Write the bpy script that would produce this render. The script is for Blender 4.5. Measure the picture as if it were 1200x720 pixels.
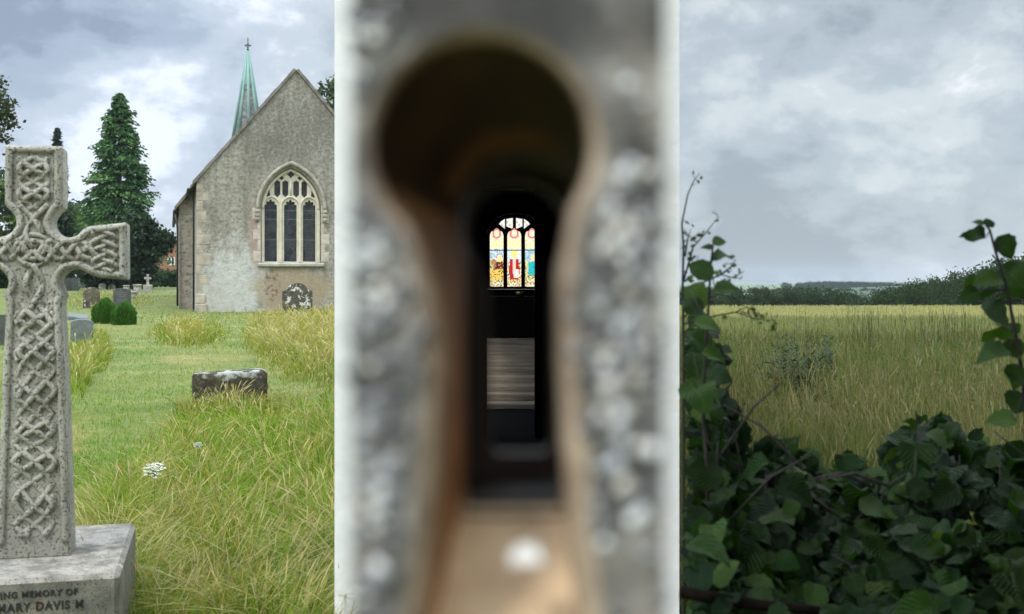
import bpy, bmesh, math, random
import numpy as np
from mathutils import Vector, Matrix, Euler

for o in list(bpy.data.objects): bpy.data.objects.remove(o)
scene = bpy.context.scene
COL = scene.collection
R = math.radians
rng = np.random.default_rng(7)
random.seed(7)

# ------------------------------------------------------------------ camera, sky, sun, exposure
F, H, Y0 = 1400.0, 1.6, 328.0              # focal length and eye level measured on the photograph, eye height
cam_data = bpy.data.cameras.new('camera'); cam = bpy.data.objects.new('camera', cam_data); COL.objects.link(cam)
cam.location = (0, 0, H); cam.rotation_euler = (R(90), 0, 0)
cam_data.sensor_fit = 'HORIZONTAL'; cam_data.sensor_width = 36.0
cam_data.lens = F/1200*36
cam_data.shift_y = -(360-Y0)/1200
cam_data.clip_start = 0.02; cam_data.clip_end = 20000
cam_data.dof.use_dof = True
cam_data.dof.focus_distance = 12.0
cam_data.dof.aperture_fstop = 5.9
scene.camera = cam

world = bpy.data.worlds.new('World'); scene.world = world; world.use_nodes = True
wn, wl = world.node_tree.nodes, world.node_tree.links
for n in list(wn): wn.remove(n)
SUN_EL, SUN_AZ = 48.0, 215.0               # sun behind the camera, to the left
w_out = wn.new('ShaderNodeOutputWorld')
sky = wn.new('ShaderNodeTexSky'); sky.sky_type = 'NISHITA'; sky.sun_disc = False
sky.sun_elevation = R(SUN_EL); sky.sun_rotation = R(SUN_AZ)
bg1 = wn.new('ShaderNodeBackground'); bg1.inputs[1].default_value = 0.09
wl.new(sky.outputs[0], bg1.inputs[0])
tc = wn.new('ShaderNodeTexCoord')
def wmap(scale, loc=(0, 0, 0)):
    m = wn.new('ShaderNodeMapping'); m.inputs['Scale'].default_value = scale; m.inputs['Location'].default_value = loc
    wl.new(tc.outputs['Generated'], m.inputs['Vector']); return m
def wnoise(m, scale, detail, rough, dist=0.0):
    n = wn.new('ShaderNodeTexNoise'); n.inputs['Scale'].default_value = scale; n.inputs['Detail'].default_value = detail
    n.inputs['Roughness'].default_value = rough; n.inputs['Distortion'].default_value = dist
    wl.new(m.outputs[0], n.inputs['Vector']); return n
def wmath(op, a, b):
    n = wn.new('ShaderNodeMath'); n.operation = op
    for i, v in enumerate((a, b)):
        if isinstance(v, (int, float)): n.inputs[i].default_value = v
        else: wl.new(v, n.inputs[i])
    return n.outputs[0]
n1 = wnoise(wmap((1, 1, 1.45), (3.1, 0.4, 0.2)), 3.9, 10, 0.54, 0.1)
n2 = wnoise(wmap((1, 1, 1.8), (1.3, 2.2, 5.0)), 11.0, 9, 0.6, 0.15)
mixv = wmath('ADD', wmath('MULTIPLY', n1.outputs[0], 0.62), wmath('MULTIPLY', n2.outputs[0], 0.38))
ramp = wn.new('ShaderNodeValToRGB'); wl.new(mixv, ramp.inputs[0])
ramp.color_ramp.interpolation = 'EASE'
e = ramp.color_ramp.elements
e[0].position = 0.40; e[0].color = (0.295, 0.345, 0.395, 1)
e[1].position = 0.605; e[1].color = (0.86, 0.88, 0.90, 1)
x = e.new(0.465); x.color = (0.40, 0.46, 0.51, 1)
x = e.new(0.535); x.color = (0.55, 0.60, 0.63, 1)
sep = wn.new('ShaderNodeSeparateXYZ'); wl.new(tc.outputs['Generated'], sep.inputs[0])
mr = wn.new('ShaderNodeMapRange'); mr.inputs['From Min'].default_value = 0.26; mr.inputs['From Max'].default_value = 0.75
mr.inputs['To Min'].default_value = 1.0; mr.inputs['To Max'].default_value = 4.6
wl.new(sep.outputs['Z'], mr.inputs[0])       # an overcast sky is several times brighter overhead than at the horizon
tm_ = wn.new('ShaderNodeMapRange'); tm_.inputs['From Min'].default_value = -0.05; tm_.inputs['From Max'].default_value = -0.25
wl.new(sep.outputs['X'], tm_.inputs[0])      # the cloud is a little bluer to the west
tint = wn.new('ShaderNodeMix'); tint.data_type = 'RGBA'; tint.blend_type = 'MULTIPLY'; tint.inputs[7].default_value = (0.90, 0.95, 1.07, 1)
wl.new(tm_.outputs[0], tint.inputs[0]); wl.new(ramp.outputs[0], tint.inputs[6])
bg2 = wn.new('ShaderNodeBackground'); wl.new(tint.outputs[2], bg2.inputs[0]); wl.new(mr.outputs[0], bg2.inputs[1])
mixs = wn.new('ShaderNodeMixShader'); mixs.inputs[0].default_value = 0.9
wl.new(bg1.outputs[0], mixs.inputs[1]); wl.new(bg2.outputs[0], mixs.inputs[2]); wl.new(mixs.outputs[0], w_out.inputs[0])

sun_data = bpy.data.lights.new('sun', 'SUN'); sun = bpy.data.objects.new('sun', sun_data); COL.objects.link(sun)
sun_data.energy = 1.5; sun_data.angle = R(11); sun_data.color = (1, 0.95, 0.87)
az = R(SUN_AZ); el = R(SUN_EL)
to_sun = Vector((math.sin(az)*math.cos(el), math.cos(az)*math.cos(el), math.sin(el)))
sun.rotation_euler = to_sun.to_track_quat('Z', 'Y').to_euler()
sun.location = (0, -5, 30)

vs = scene.view_settings
vs.view_transform = 'Standard'; vs.look = 'None'; vs.exposure = 0.36; vs.gamma = 1.0; vs.use_curve_mapping = False
scene.cycles.use_denoising = True
scene.cycles.max_bounces = 8
scene.cycles.transparent_max_bounces = 12

# ------------------------------------------------------------------ helpers
def S(r, g, b):
    f = lambda c: (c/255/12.92) if c/255 <= 0.04045 else ((c/255+0.055)/1.055)**2.4
    return (f(r), f(g), f(b))
def sstep(a, b, x):
    t = np.clip((np.asarray(x, float)-a)/(b-a), 0, 1); return t*t*(3-2*t)
def ground_z(X, Y):
    """terrain height: flat near by; churchyard rises gently far left; the land falls away beyond the wheat"""
    X = np.asarray(X, float); Y = np.asarray(Y, float)
    left = 0.80*sstep(60, 96, Y) + 0.5*sstep(100, 160, Y)
    right = -9.5*sstep(57, 130, Y)
    far = -9.5*sstep(170, 300, Y)
    t = sstep(-7, 5, X)
    l = left*(1-sstep(170, 300, Y)) + far
    return l*(1-t) + right*t
def P(px, py, Z):
    return Vector(((px-600)/F*Z, Z, H-(py-Y0)/F*Z))
def gp(px, py):
    """the spot of ground that is seen at a given direction"""
    lo = 2.0
    Z = lo
    while Z < 400:
        X = (px-600)/F*Z
        zr = H-(py-Y0)/F*Z
        if zr <= float(ground_z(X, Z)): break
        Z += max(0.02, Z*0.002)
    return Vector(((px-600)/F*Z, Z, float(ground_z((px-600)/F*Z, Z))))

def np_mesh(name, V, Fc, mat, parent=None, col=None, uv=None, smooth=False, matrix=None):
    V = np.asarray(V, np.float32).reshape(-1, 3); Fc = np.asarray(Fc, np.int32)
    me = bpy.data.meshes.new(name)
    nf, k = Fc.shape
    me.vertices.add(len(V)); me.vertices.foreach_set('co', V.ravel())
    me.loops.add(nf*k); me.loops.foreach_set('vertex_index', Fc.ravel())
    me.polygons.add(nf)
    me.polygons.foreach_set('loop_start', np.arange(0, nf*k, k, dtype=np.int32))
    me.polygons.foreach_set('loop_total', np.full(nf, k, np.int32))
    if smooth: me.polygons.foreach_set('use_smooth', np.ones(nf, bool))
    me.update(calc_edges=True)
    if col is not None:
        a = me.attributes.new('Col', 'FLOAT_COLOR', 'CORNER')
        c = np.ones((nf, k, 4), np.float32); c[:, :, :3] = np.asarray(col, np.float32).reshape(nf, -1, 3)
        a.data.foreach_set('color', c.ravel())
    if uv is not None:
        l = me.uv_layers.new(name='UVMap'); l.data.foreach_set('uv', np.asarray(uv, np.float32)[Fc.ravel()].ravel())
    me.validate()
    o = bpy.data.objects.new(name, me); COL.objects.link(o)
    if mat: me.materials.append(mat)
    if parent: o.parent = parent
    return o

class MB:
    """collects shapes; build() links them as one mesh object"""
    def __init__(s): s.v = []; s.f = []; s.sm = []
    def add(s, vs_, fs, smooth=False):
        b = len(s.v); s.v += [tuple(v) for v in vs_]; s.f += [tuple(i+b for i in f) for f in fs]; s.sm += [smooth]*len(fs); return s
    def box(s, x0, x1, y0, y1, z0, z1, bev=0.0, M=None):
        b = min(bev, (x1-x0)*.45, (y1-y0)*.45, (z1-z0)*.45)
        if b <= 0:
            v = [(x, y, z) for x in (x0, x1) for y in (y0, y1) for z in (z0, z1)]
            f = [(0, 1, 3, 2), (4, 6, 7, 5), (0, 4, 5, 1), (2, 3, 7, 6), (0, 2, 6, 4), (1, 5, 7, 3)]
        else:
            v = []; idx = {}
            for ix, x in enumerate((x0, x1)):
                for iy, y in enumerate((y0, y1)):
                    for iz, z in enumerate((z0, z1)):
                        sx, sy, sz = (1 if ix == 0 else -1), (1 if iy == 0 else -1), (1 if iz == 0 else -1)
                        for ax in range(3):
                            p = [x+sx*b, y+sy*b, z+sz*b]; p[ax] = (x, y, z)[ax]
                            idx[(ix, iy, iz, ax)] = len(v); v.append(tuple(p))
            f = []
            g = lambda *k: idx[k]
            for a, (u, w) in ((0, (1, 2)), (1, (0, 2)), (2, (0, 1))):
                for e_ in (0, 1):
                    q = []
                    for (i, j) in ((0, 0), (1, 0), (1, 1), (0, 1)):
                        k = [0, 0, 0]; k[a] = e_; k[u] = i; k[w] = j; q.append(g(*k, a))
                    f.append(tuple(q))
            for a, (u, w) in ((0, (1, 2)), (1, (0, 2)), (2, (0, 1))):    # edge strips run along a
                for i in (0, 1):
                    for j in (0, 1):
                        k0 = [0, 0, 0]; k1 = [0, 0, 0]; k0[u] = k1[u] = i; k0[w] = k1[w] = j; k0[a] = 0; k1[a] = 1
                        f.append((g(*k0, u), g(*k1, u), g(*k1, w), g(*k0, w)))
            for i in (0, 1):
                for j in (0, 1):
                    for k in (0, 1): f.append((g(i, j, k, 0), g(i, j, k, 1), g(i, j, k, 2)))
        if M: v = [tuple(M @ Vector(p)) for p in v]
        return s.add(v, f)
    def tube(s, pts, rad, n=8, closed=False, smooth=True, flat=None):
        pts = [Vector(p) for p in pts]; m = len(pts)
        rad = rad if hasattr(rad, '__len__') else [rad]*m
        v = []; up = Vector((0.13, 0.21, 0.97))
        prev = None
        for i, p in enumerate(pts):
            a = pts[(i-1) % m] if (closed or i > 0) else p
            b = pts[(i+1) % m] if (closed or i < m-1) else p
            d = (b-a).normalized() if (b-a).length > 1e-9 else Vector((0, 0, 1))
            if prev is None:
                x = d.cross(up)
                if x.length < 1e-3: x = d.cross(Vector((1, 0, 0)))
            else: x = prev-d*prev.dot(d)
            x.normalize(); y = d.cross(x); prev = x
            for k in range(n):
                an = 2*math.pi*k/n
                v.append(p+(x*math.cos(an)+y*math.sin(an))*rad[i])
        f = []
        for i in range(m if closed else m-1):
            j = (i+1) % m
            for k in range(n):
                f.append((i*n+k, i*n+(k+1) % n, j*n+(k+1) % n, j*n+k))
        if not closed:
            f.append(tuple(range(n-1, -1, -1))); f.append(tuple((m-1)*n+k for k in range(n)))
        return s.add(v, f, smooth)
    def lathe(s, prof, c=(0, 0, 0), n=16, smooth=True):
        v = []; f = []
        for (r, z) in prof:
            for k in range(n):
                a = 2*math.pi*k/n; v.append((c[0]+r*math.cos(a), c[1]+r*math.sin(a), c[2]+z))
        for i in range(len(prof)-1):
            for k in range(n): f.append((i*n+k, i*n+(k+1) % n, (i+1)*n+(k+1) % n, (i+1)*n+k))
        f.append(tuple(range(n-1, -1, -1))); f.append(tuple((len(prof)-1)*n+k for k in range(n)))
        return s.add(v, f, smooth)
    def plate(s, loops, y0, y1, bev=0.0):
        """outlines in (x, z): the first solid, the rest holes; thickness from y0 (front) to y1"""
        def area(l): return sum(l[i][0]*l[(i+1) % len(l)][1]-l[(i+1) % len(l)][0]*l[i][1] for i in range(len(l)))/2
        L = []
        for i, l in enumerate(loops):
            l = [tuple(p) for p in l]
            l = [p for k, p in enumerate(l) if math.hypot(p[0]-l[k-1][0], p[1]-l[k-1][1]) > 1e-6]
            if (area(l) > 0) != (i == 0): l = l[::-1]
            L.append(l)
        def inset(l, b):
            o = []
            for i in range(len(l)):
                a, p, c = l[i-1], l[i], l[(i+1) % len(l)]
                d1 = Vector((p[0]-a[0], p[1]-a[1])).normalized(); d2 = Vector((c[0]-p[0], c[1]-p[1])).normalized()
                n = Vector((-(d1.y+d2.y), d1.x+d2.x))
                if n.length < 1e-6: n = Vector((-d1.y, d1.x))
                n.normalize(); k = max(0.5, n.dot(Vector((-d1.y, d1.x))))
                o.append((p[0]+n.x*b/k, p[1]+n.y*b/k))
            return o
        rings = [(y0, bev), (y0+bev, 0), (y1-bev, 0), (y1, bev)] if bev > 0 else [(y0, 0), (y1, 0)]
        base = len(s.v)
        start = []
        for (y, b) in rings:
            st = []
            for l in L:
                st.append(len(s.v)); s.v += [(p[0], y, p[1]) for p in (inset(l, b) if b else l)]
            start.append(st)
        for r in range(len(rings)-1):
            for li, l in enumerate(L):
                n = len(l)
                for i in range(n):
                    j = (i+1) % n
                    s.f.append((start[r][li]+i, start[r][li]+j, start[r+1][li]+j, start[r+1][li]+i)); s.sm.append(False)
        for ring, y in ((0, y0), (len(rings)-1, y1)):
            bm = bmesh.new(); vv = []
            for li, l in enumerate(L):
                q = [bm.verts.new((p[0], p[1], 0)) for p in (inset(l, bev) if bev else l)]
                vv += [(v, start[ring][li]+i) for i, v in enumerate(q)]
                for i in range(len(q)): bm.edges.new((q[i-1], q[i]))
            idx = {v: i for v, i in vv}
            bmesh.ops.triangle_fill(bm, use_beauty=False, use_dissolve=False, edges=bm.edges[:], normal=(0, 0, 1))
            for f in bm.faces: s.f.append(tuple(idx[v] for v in f.verts)); s.sm.append(False)
            bm.free()
        return s
    def build(s, name, mat, parent=None, loc=None, fix=True):
        me = bpy.data.meshes.new(name); me.from_pydata(s.v, [], s.f)
        me.polygons.foreach_set('use_smooth', s.sm)
        if fix:
            bm = bmesh.new(); bm.from_mesh(me); bmesh.ops.recalc_face_normals(bm, faces=bm.faces); bm.to_mesh(me); bm.free()
        me.update()
        o = bpy.data.objects.new(name, me); COL.objects.link(o)
        if mat: me.materials.append(mat)
        if parent: o.parent = parent
        if loc is not None: o.location = loc
        return o

def tag(o, label=None, cat=None, group=None, kind=None):
    if label: o['label'] = label
    if cat: o['category'] = cat
    if group: o['group'] = group
    if kind: o['kind'] = kind
    return o
def empty(name, loc, rz=0.0, label=None, cat=None, group=None):
    o = bpy.data.objects.new(name, None); COL.objects.link(o); o.location = loc; o.rotation_euler = (0, 0, rz)
    o.empty_display_size = 0.1
    return tag(o, label, cat, group)

# ------------------------------------------------------------------ materials
class NT:
    def __init__(s, name):
        s.m = bpy.data.materials.new(name); s.m.use_nodes = True
        s.n = s.m.node_tree.nodes; s.l = s.m.node_tree.links
        s.b = s.n['Principled BSDF']; s.out = s.n['Material Output']
        s.tc = s.n.new('ShaderNodeTexCoord')
    def set(s, k, v): s.b.inputs[k].default_value = v; return s
    def link(s, a, b): s.l.new(a, b)
    def noise(s, scale, detail=6, rough=0.55, dist=0.0, mscale=(1, 1, 1), loc=(0, 0, 0), coord='Object'):
        mp = s.n.new('ShaderNodeMapping'); mp.inputs['Scale'].default_value = mscale; mp.inputs['Location'].default_value = loc
        s.link(s.tc.outputs[coord], mp.inputs[0])
        n = s.n.new('ShaderNodeTexNoise'); n.inputs['Scale'].default_value = scale; n.inputs['Detail'].default_value = detail
        n.inputs['Roughness'].default_value = rough; n.inputs['Distortion'].default_value = dist
        s.link(mp.outputs[0], n.inputs['Vector']); return n.outputs[0]
    def voro(s, scale, feature='F1', mscale=(1, 1, 1), out='Distance', rand=1.0):
        mp = s.n.new('ShaderNodeMapping'); mp.inputs['Scale'].default_value = mscale; s.link(s.tc.outputs['Object'], mp.inputs[0])
        n = s.n.new('ShaderNodeTexVoronoi'); n.feature = feature; n.inputs['Scale'].default_value = scale
        n.inputs['Randomness'].default_value = rand
        s.link(mp.outputs[0], n.inputs['Vector']); return n.outputs[out]
    def ramp(s, fac, stops, interp='LINEAR'):
        r = s.n.new('ShaderNodeValToRGB'); r.color_ramp.interpolation = interp
        el_ = r.color_ramp.elements
        while len(el_) < len(stops): el_.new(0.5)
        for q, (p, c) in zip(el_, stops):
            q.position = p; q.color = (*c, 1) if hasattr(c, '__len__') else (c, c, c, 1)
        s.link(fac, r.inputs[0]); return r.outputs[0]
    def mix(s, fac, a, b, mode='MIX'):
        m = s.n.new('ShaderNodeMix'); m.data_type = 'RGBA'; m.blend_type = mode
        for i, v in ((0, fac), (6, a), (7, b)):
            if isinstance(v, (int, float)): m.inputs[i].default_value = v
            elif isinstance(v, tuple): m.inputs[i].default_value = (*v, 1)
            else: s.link(v, m.inputs[i])
        return m.outputs[2]
    def math(s, op, a, b=0.0, c=None):
        n = s.n.new('ShaderNodeMath'); n.operation = op
        for i, v in enumerate((a, b) if c is None else (a, b, c)):
            if isinstance(v, (int, float)): n.inputs[i].default_value = v
            else: s.link(v, n.inputs[i])
        return n.outputs[0]
    def pos(s, coord='Object'):
        q = s.n.new('ShaderNodeSeparateXYZ'); s.link(s.tc.outputs[coord], q.inputs[0]); return q.outputs
    def blob(s, cx, cz, rx, rz, noise_amt=0.35, nscale=1.2, soft=0.25):
        """mask of one stain of its own shape in the x-z plane of a wall"""
        p = s.pos()
        a = s.math('DIVIDE', s.math('SUBTRACT', p[0], cx), rx); b = s.math('DIVIDE', s.math('SUBTRACT', p[2], cz), rz)
        d = s.math('SQRT', s.math('ADD', s.math('MULTIPLY', a, a), s.math('MULTIPLY', b, b)))
        nz = s.math('MULTIPLY', s.math('SUBTRACT', s.noise(nscale, 7, 0.65), 0.5), noise_amt*3)
        d = s.math('ADD', d, nz)
        mr_ = s.n.new('ShaderNodeMapRange'); mr_.interpolation_type = 'SMOOTHSTEP'
        mr_.inputs['From Min'].default_value = 1+soft; mr_.inputs['From Max'].default_value = 1-soft
        s.link(d, mr_.inputs[0]); return mr_.outputs[0]
    def color(s, c):
        if isinstance(c, tuple): s.b.inputs['Base Color'].default_value = (*c, 1)
        else: s.link(c, s.b.inputs['Base Color'])
        return s
    def bump(s, h, strength=0.4, dist=0.02):
        b = s.n.new('ShaderNodeBump'); b.inputs['Strength'].default_value = strength; b.inputs['Distance'].default_value = dist
        s.link(h, b.inputs['Height']); s.link(b.outputs[0], s.b.inputs['Normal']); return s
    def rough(s, r): s.b.inputs['Roughness'].default_value = r; return s

def plain(name, c, rough=0.7, spread=0.25, scale=8, bump=0.2, bdist=0.01, metallic=0.0):
    t = NT(name); n = t.noise(scale, 6, 0.6)
    t.color(t.ramp(n, [(0.3, tuple(v*(1-spread) for v in c)), (0.7, tuple(min(1, v*(1+spread)) for v in c))]))
    t.rough(rough).bump(t.noise(scale*4, 5, 0.6), bump, bdist); t.set('Metallic', metallic)
    return t.m

def leaf_mat(name, rough=0.5, trans=0.3, tint=(1.0, 1.0, 1.0), spec=0.4):
    t = NT(name)
    a = t.n.new('ShaderNodeAttribute'); a.attribute_name = 'Col'
    t.link(a.outputs['Color'], t.b.inputs['Base Color']); t.rough(rough); t.set('Specular IOR Level', spec)
    tr = t.n.new('ShaderNodeBsdfTranslucent')
    c2 = t.mix(1.0, a.outputs['Color'], tint, 'MULTIPLY')
    t.link(c2, tr.inputs[0])
    ms = t.n.new('ShaderNodeMixShader'); ms.inputs[0].default_value = trans
    t.link(t.b.outputs[0], ms.inputs[1]); t.link(tr.outputs[0], ms.inputs[2]); t.link(ms.outputs[0], t.out.inputs[0])
    return t.m

def granite():
    t = NT('speckled_granite')
    base = t.ramp(t.noise(6, 8, 0.6), [(0.32, (0.27, 0.255, 0.205)), (0.68, (0.47, 0.45, 0.385))])
    low = t.n.new('ShaderNodeMapRange'); low.inputs['From Min'].default_value = 1.15; low.inputs['From Max'].default_value = 0.25
    t.link(t.math('ADD', t.pos()[2], t.math('MULTIPLY', t.noise(5, 5), 0.5)), low.inputs[0])
    base = t.mix(low.outputs[0], base, (0.21, 0.21, 0.165))     # algae bloom on the damp lower shaft
    s1 = t.ramp(t.noise(85, 3, 0.65), [(0.40, 1.0), (0.455, 0.0)])
    s2 = t.ramp(t.noise(38, 5, 0.75, loc=(3, 1, 7)), [(0.37, 1.0), (0.42, 0.0)])
    base = t.mix(t.math('MULTIPLY', s1, 0.82), base, (0.035, 0.035, 0.03))
    base = t.mix(t.math('MULTIPLY', s2, 0.6), base, (0.06, 0.058, 0.05))
    li = t.ramp(t.noise(18, 5, 0.7, loc=(9, 4, 2)), [(0.66, 0.0), (0.72, 1.0)])
    base = t.mix(t.math('MULTIPLY', li, 0.6), base, (0.62, 0.62, 0.55))
    t.color(base).rough(0.85)
    t.bump(t.math('ADD', t.noise(110, 4, 0.6), t.math('MULTIPLY', t.noise(30, 5, 0.6), 1.2)), 0.55, 0.006)
    return t.m
def plinth_mat():
    t = NT('weathered_plinth_stone')
    base = t.ramp(t.noise(9, 8, 0.65), [(0.3, (0.10, 0.097, 0.078)), (0.7, (0.27, 0.255, 0.21))])
    g = t.n.new('ShaderNodeNewGeometry'); q = t.n.new('ShaderNodeSeparateXYZ'); t.link(g.outputs['Normal'], q.inputs[0])
    li = t.ramp(t.noise(7, 6, 0.7, loc=(2, 5, 1)), [(0.42, 0.0), (0.58, 1.0)])
    base = t.mix(t.math('MULTIPLY', t.math('MULTIPLY', li, q.outputs[2]), 0.8), base, (0.44, 0.40, 0.35))   # pale lichen crust grows on the ledge
    rd = t.ramp(t.noise(10, 6, 0.7, loc=(7, 7, 3)), [(0.6, 0.0), (0.68, 1.0)])
    base = t.mix(t.math('MULTIPLY', rd, 0.5), base, (0.22, 0.12, 0.075))
    sp = t.ramp(t.noise(120, 3, 0.6), [(0.36, 1.0), (0.43, 0.0)])
    base = t.mix(t.math('MULTIPLY', sp, 0.7), base, (0.03, 0.03, 0.025))
    wl_ = t.ramp(t.noise(14, 4, 0.5, loc=(1, 8, 4)), [(0.68, 0.0), (0.70, 1.0)])
    base = t.mix(t.math('MULTIPLY', wl_, 0.8), base, (0.55, 0.57, 0.53))
    t.color(base).rough(0.9).bump(t.noise(60, 6, 0.65), 0.6, 0.008)
    return t.m
def lichen_stone(name, dark, mid, pale, scale=6, amt=0.55, bias=0.55, yellow=False):
    t = NT(name)
    base = t.ramp(t.noise(scale, 8, 0.65), [(0.32, dark), (0.68, mid)])
    li = t.ramp(t.noise(scale*1.1, 6, 0.62, loc=(4, 2, 9)), [(bias, 0.0), (bias+0.05, 1.0)])
    base = t.mix(t.math('MULTIPLY', li, amt), base, pale)
    if yellow:
        y_ = t.ramp(t.noise(scale*1.5, 6, 0.6, loc=(1, 7, 5)), [(0.6, 0.0), (0.67, 1.0)])
        base = t.mix(t.math('MULTIPLY', y_, 0.6), base, (0.30, 0.22, 0.06))
    t.color(base).rough(0.9).bump(t.noise(scale*6, 6, 0.65), 0.5, 0.02)
    return t.m

# ------------------------------------------------------------------ ground
def spaced(a, b, n, k):
    t = np.linspace(-1 if a < 0 else 0, 1, n); s_ = np.sinh(k*t)/math.sinh(k)
    return s_*b if a < 0 else a+(b-a)*s_
gx = spaced(-1, 2500, 121, 6.5); gy = np.concatenate([np.linspace(-30, -2, 8), spaced(0, 6000, 150, 7.0)])
GX, GY = np.meshgrid(gx, gy); GZ = ground_z(GX, GY)
nx, ny = len(gx), len(gy)
ii = np.arange(nx*ny).reshape(ny, nx)
gf = np.stack([ii[:-1, :-1], ii[:-1, 1:], ii[1:, 1:], ii[1:, :-1]], -1).reshape(-1, 4)
t = NT('turf_and_soil')
n_a = t.noise(0.55, 8, 0.62); n_b = t.noise(7, 6, 0.7)
lawn = t.ramp(n_a, [(0.34, (0.055, 0.095, 0.012)), (0.5, (0.11, 0.16, 0.022)), (0.58, (0.20, 0.20, 0.06)), (0.68, (0.34, 0.27, 0.13))])
lawn = t.mix(0.5, lawn, t.ramp(n_b, [(0.35, (0.06, 0.10, 0.015)), (0.65, (0.24, 0.24, 0.08))]))
mead = t.ramp(n_a, [(0.35, (0.035, 0.045, 0.012)), (0.65, (0.10, 0.085, 0.035))])
xs = t.n.new('ShaderNodeMapRange'); xs.inputs['From Min'].default_value = -0.5; xs.inputs['From Max'].default_value = 0.5
t.link(t.pos()[0], xs.inputs[0])
near = t.mix(xs.outputs[0], lawn, mead)
fy = t.n.new('ShaderNodeMapRange'); fy.inputs['From Min'].default_value = 100; fy.inputs['From Max'].default_value = 140
t.link(t.pos()[1], fy.inputs[0])
pat = t.ramp(t.noise(0.006, 3, 0.5), [(0.35, (0.05, 0.085, 0.028)), (0.5, (0.10, 0.15, 0.05)), (0.62, (0.19, 0.20, 0.09))])
t.color(t.mix(fy.outputs[0], near, pat)).rough(0.95).bump(t.noise(9, 6, 0.7), 0.6, 0.05)
tag(np_mesh('ground', np.stack([GX, GY, GZ], -1), gf, t.m, smooth=True), kind='structure')

# distant hills beyond the valley
def hill(name, px0, px1, Z, prof, depth, mat):
    n = 60; V = []
    for j, dy in enumerate(np.linspace(0, 1, 9)):
        for i in range(n+1):
            px = px0+(px1-px0)*i/n
            top = H-(np.interp(px, [p[0] for p in prof], [p[1] for p in prof])-Y0)/F*Z
            base = -10.5
            hgt = (top-base)*math.sin(math.pi*min(1, dy*1.0))**0.8 if 0 < dy < 1 else 0
            V.append(((px-600)/F*Z*(1+dy*depth/Z*0.5), Z-depth/2+dy*depth, base+hgt))
    q = np.arange(9*(n+1)).reshape(9, n+1)
    fc = np.stack([q[:-1, :-1], q[:-1, 1:], q[1:, 1:], q[1:, :-1]], -1).reshape(-1, 4)
    return tag(np_mesh(name, V, fc, mat, smooth=True), kind='structure')
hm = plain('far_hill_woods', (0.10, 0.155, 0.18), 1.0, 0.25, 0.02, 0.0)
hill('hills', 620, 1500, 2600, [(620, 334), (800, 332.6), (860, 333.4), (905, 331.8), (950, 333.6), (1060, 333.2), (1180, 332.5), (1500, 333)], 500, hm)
ht = NT('near_hill_fields')
hb = ht.noise(0.013, 3, 0.5, 0.4, (1, 0.5, 1))
ht.color(ht.ramp(hb, [(0.40, (0.045, 0.075, 0.045)), (0.48, (0.06, 0.10, 0.05)), (0.50, (0.14, 0.20, 0.08)), (0.60, (0.24, 0.25, 0.12))])).rough(1.0)
hill('hillside', 560, 1400, 620, [(560, 344), (780, 344), (870, 341), (940, 338), (1010, 335), (1060, 334.5), (1130, 336), (1400, 338)], 300, ht.m)

# ------------------------------------------------------------------ church
def arch(x0, x1, ys, h, n=14):
    """two-centred pointed arch from (x0, ys) over the apex to (x1, ys); up is +"""
    a = (x1-x0)/2; r = (a*a+h*h)/(2*a); th = math.atan2(h, r-a) if r > a else math.pi/2
    L = [(x0+r-r*math.cos(th*i/n), ys+r*math.sin(th*i/n)) for i in range(n+1)]
    return L+[(x0+x1-p[0], p[1]) for p in L[-2::-1]]
def cusped(x0, x1, yb, ys, h, foils=5, d=0.14, vee=0.0):
    """a light with a foiled head"""
    A = arch(x0, x1, ys, h, 20); w = x1-x0; xc = (x0+x1)/2
    out = []
    for i, (x, y) in enumerate(A):
        t_ = i/(len(A)-1); k = d*w*(1-abs(math.sin(foils*math.pi*t_)))**1.4
        v = Vector((xc-x, (ys-0.1*w)-y)); v = v/(v.length+1e-9)
        if t_ < .1 or t_ > .9: k = 0
        out.append((x+v.x*k, y+v.y*k))
    bot = [(x1, yb+vee), (xc, yb), (x0, yb+vee)] if vee else [(x1, yb), (x0, yb)]
    return out+bot
def quatrefoil(cx, cy, r, n=32):
    return [(cx+r*(0.62+0.42*abs(math.cos(2*a)))*math.cos(a), cy+r*(0.62+0.42*abs(math.cos(2*a)))*math.sin(a))
            for a in (2*math.pi*i/n for i in range(n))]

ZC = 60.0; kc = ZC/F
ch_base = P(347, 365.3, ZC); ch_base.z = 0
YAW = R(16)
church = empty('church', ch_base, YAW, 'grey rendered parish church gable with a traceried window and green spire', 'church')
cxs = 0.955                                         # the wall turns a little away from the picture plane
lx = lambda px: (px-347)*kc*cxs
lz = lambda py: (365.3-py)*kc
wt = NT('church_render')
nb = wt.noise(0.55, 9, 0.62, mscale=(1, 1, 0.6)); nf_ = wt.noise(5.5, 7, 0.72)
wc = wt.ramp(nb, [(0.36, (0.27, 0.25, 0.205)), (0.5, (0.40, 0.375, 0.31)), (0.64, (0.50, 0.475, 0.41))])
wc = wt.mix(wt.math('MULTIPLY', wt.ramp(nf_, [(0.40, 1.0), (0.56, 0.0)]), 0.7), wc, (0.12, 0.108, 0.082))
dk = wt.math('MULTIPLY', wt.blob(0.4, 9.0, 3.6, 2.6, 0.8, 1.6, 0.75), wt.ramp(wt.noise(9, 6, 0.75), [(0.38, 1.0), (0.62, 0.15)]))
wc = wt.mix(wt.math('MULTIPLY', dk, 0.75), wc, (0.105, 0.10, 0.085))            # sooty algae under the apex
str_ = wt.ramp(wt.noise(2.2, 6, 0.6, mscale=(1, 1, 0.13)), [(0.5, 0.0), (0.72, 0.55)])
wc = wt.mix(str_, wc, (0.15, 0.135, 0.11))                                      # rain streaks
pale = wt.blob(lx(276), lz(335), 1.5, 1.9, 0.9, 1.5, 0.5)
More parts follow.
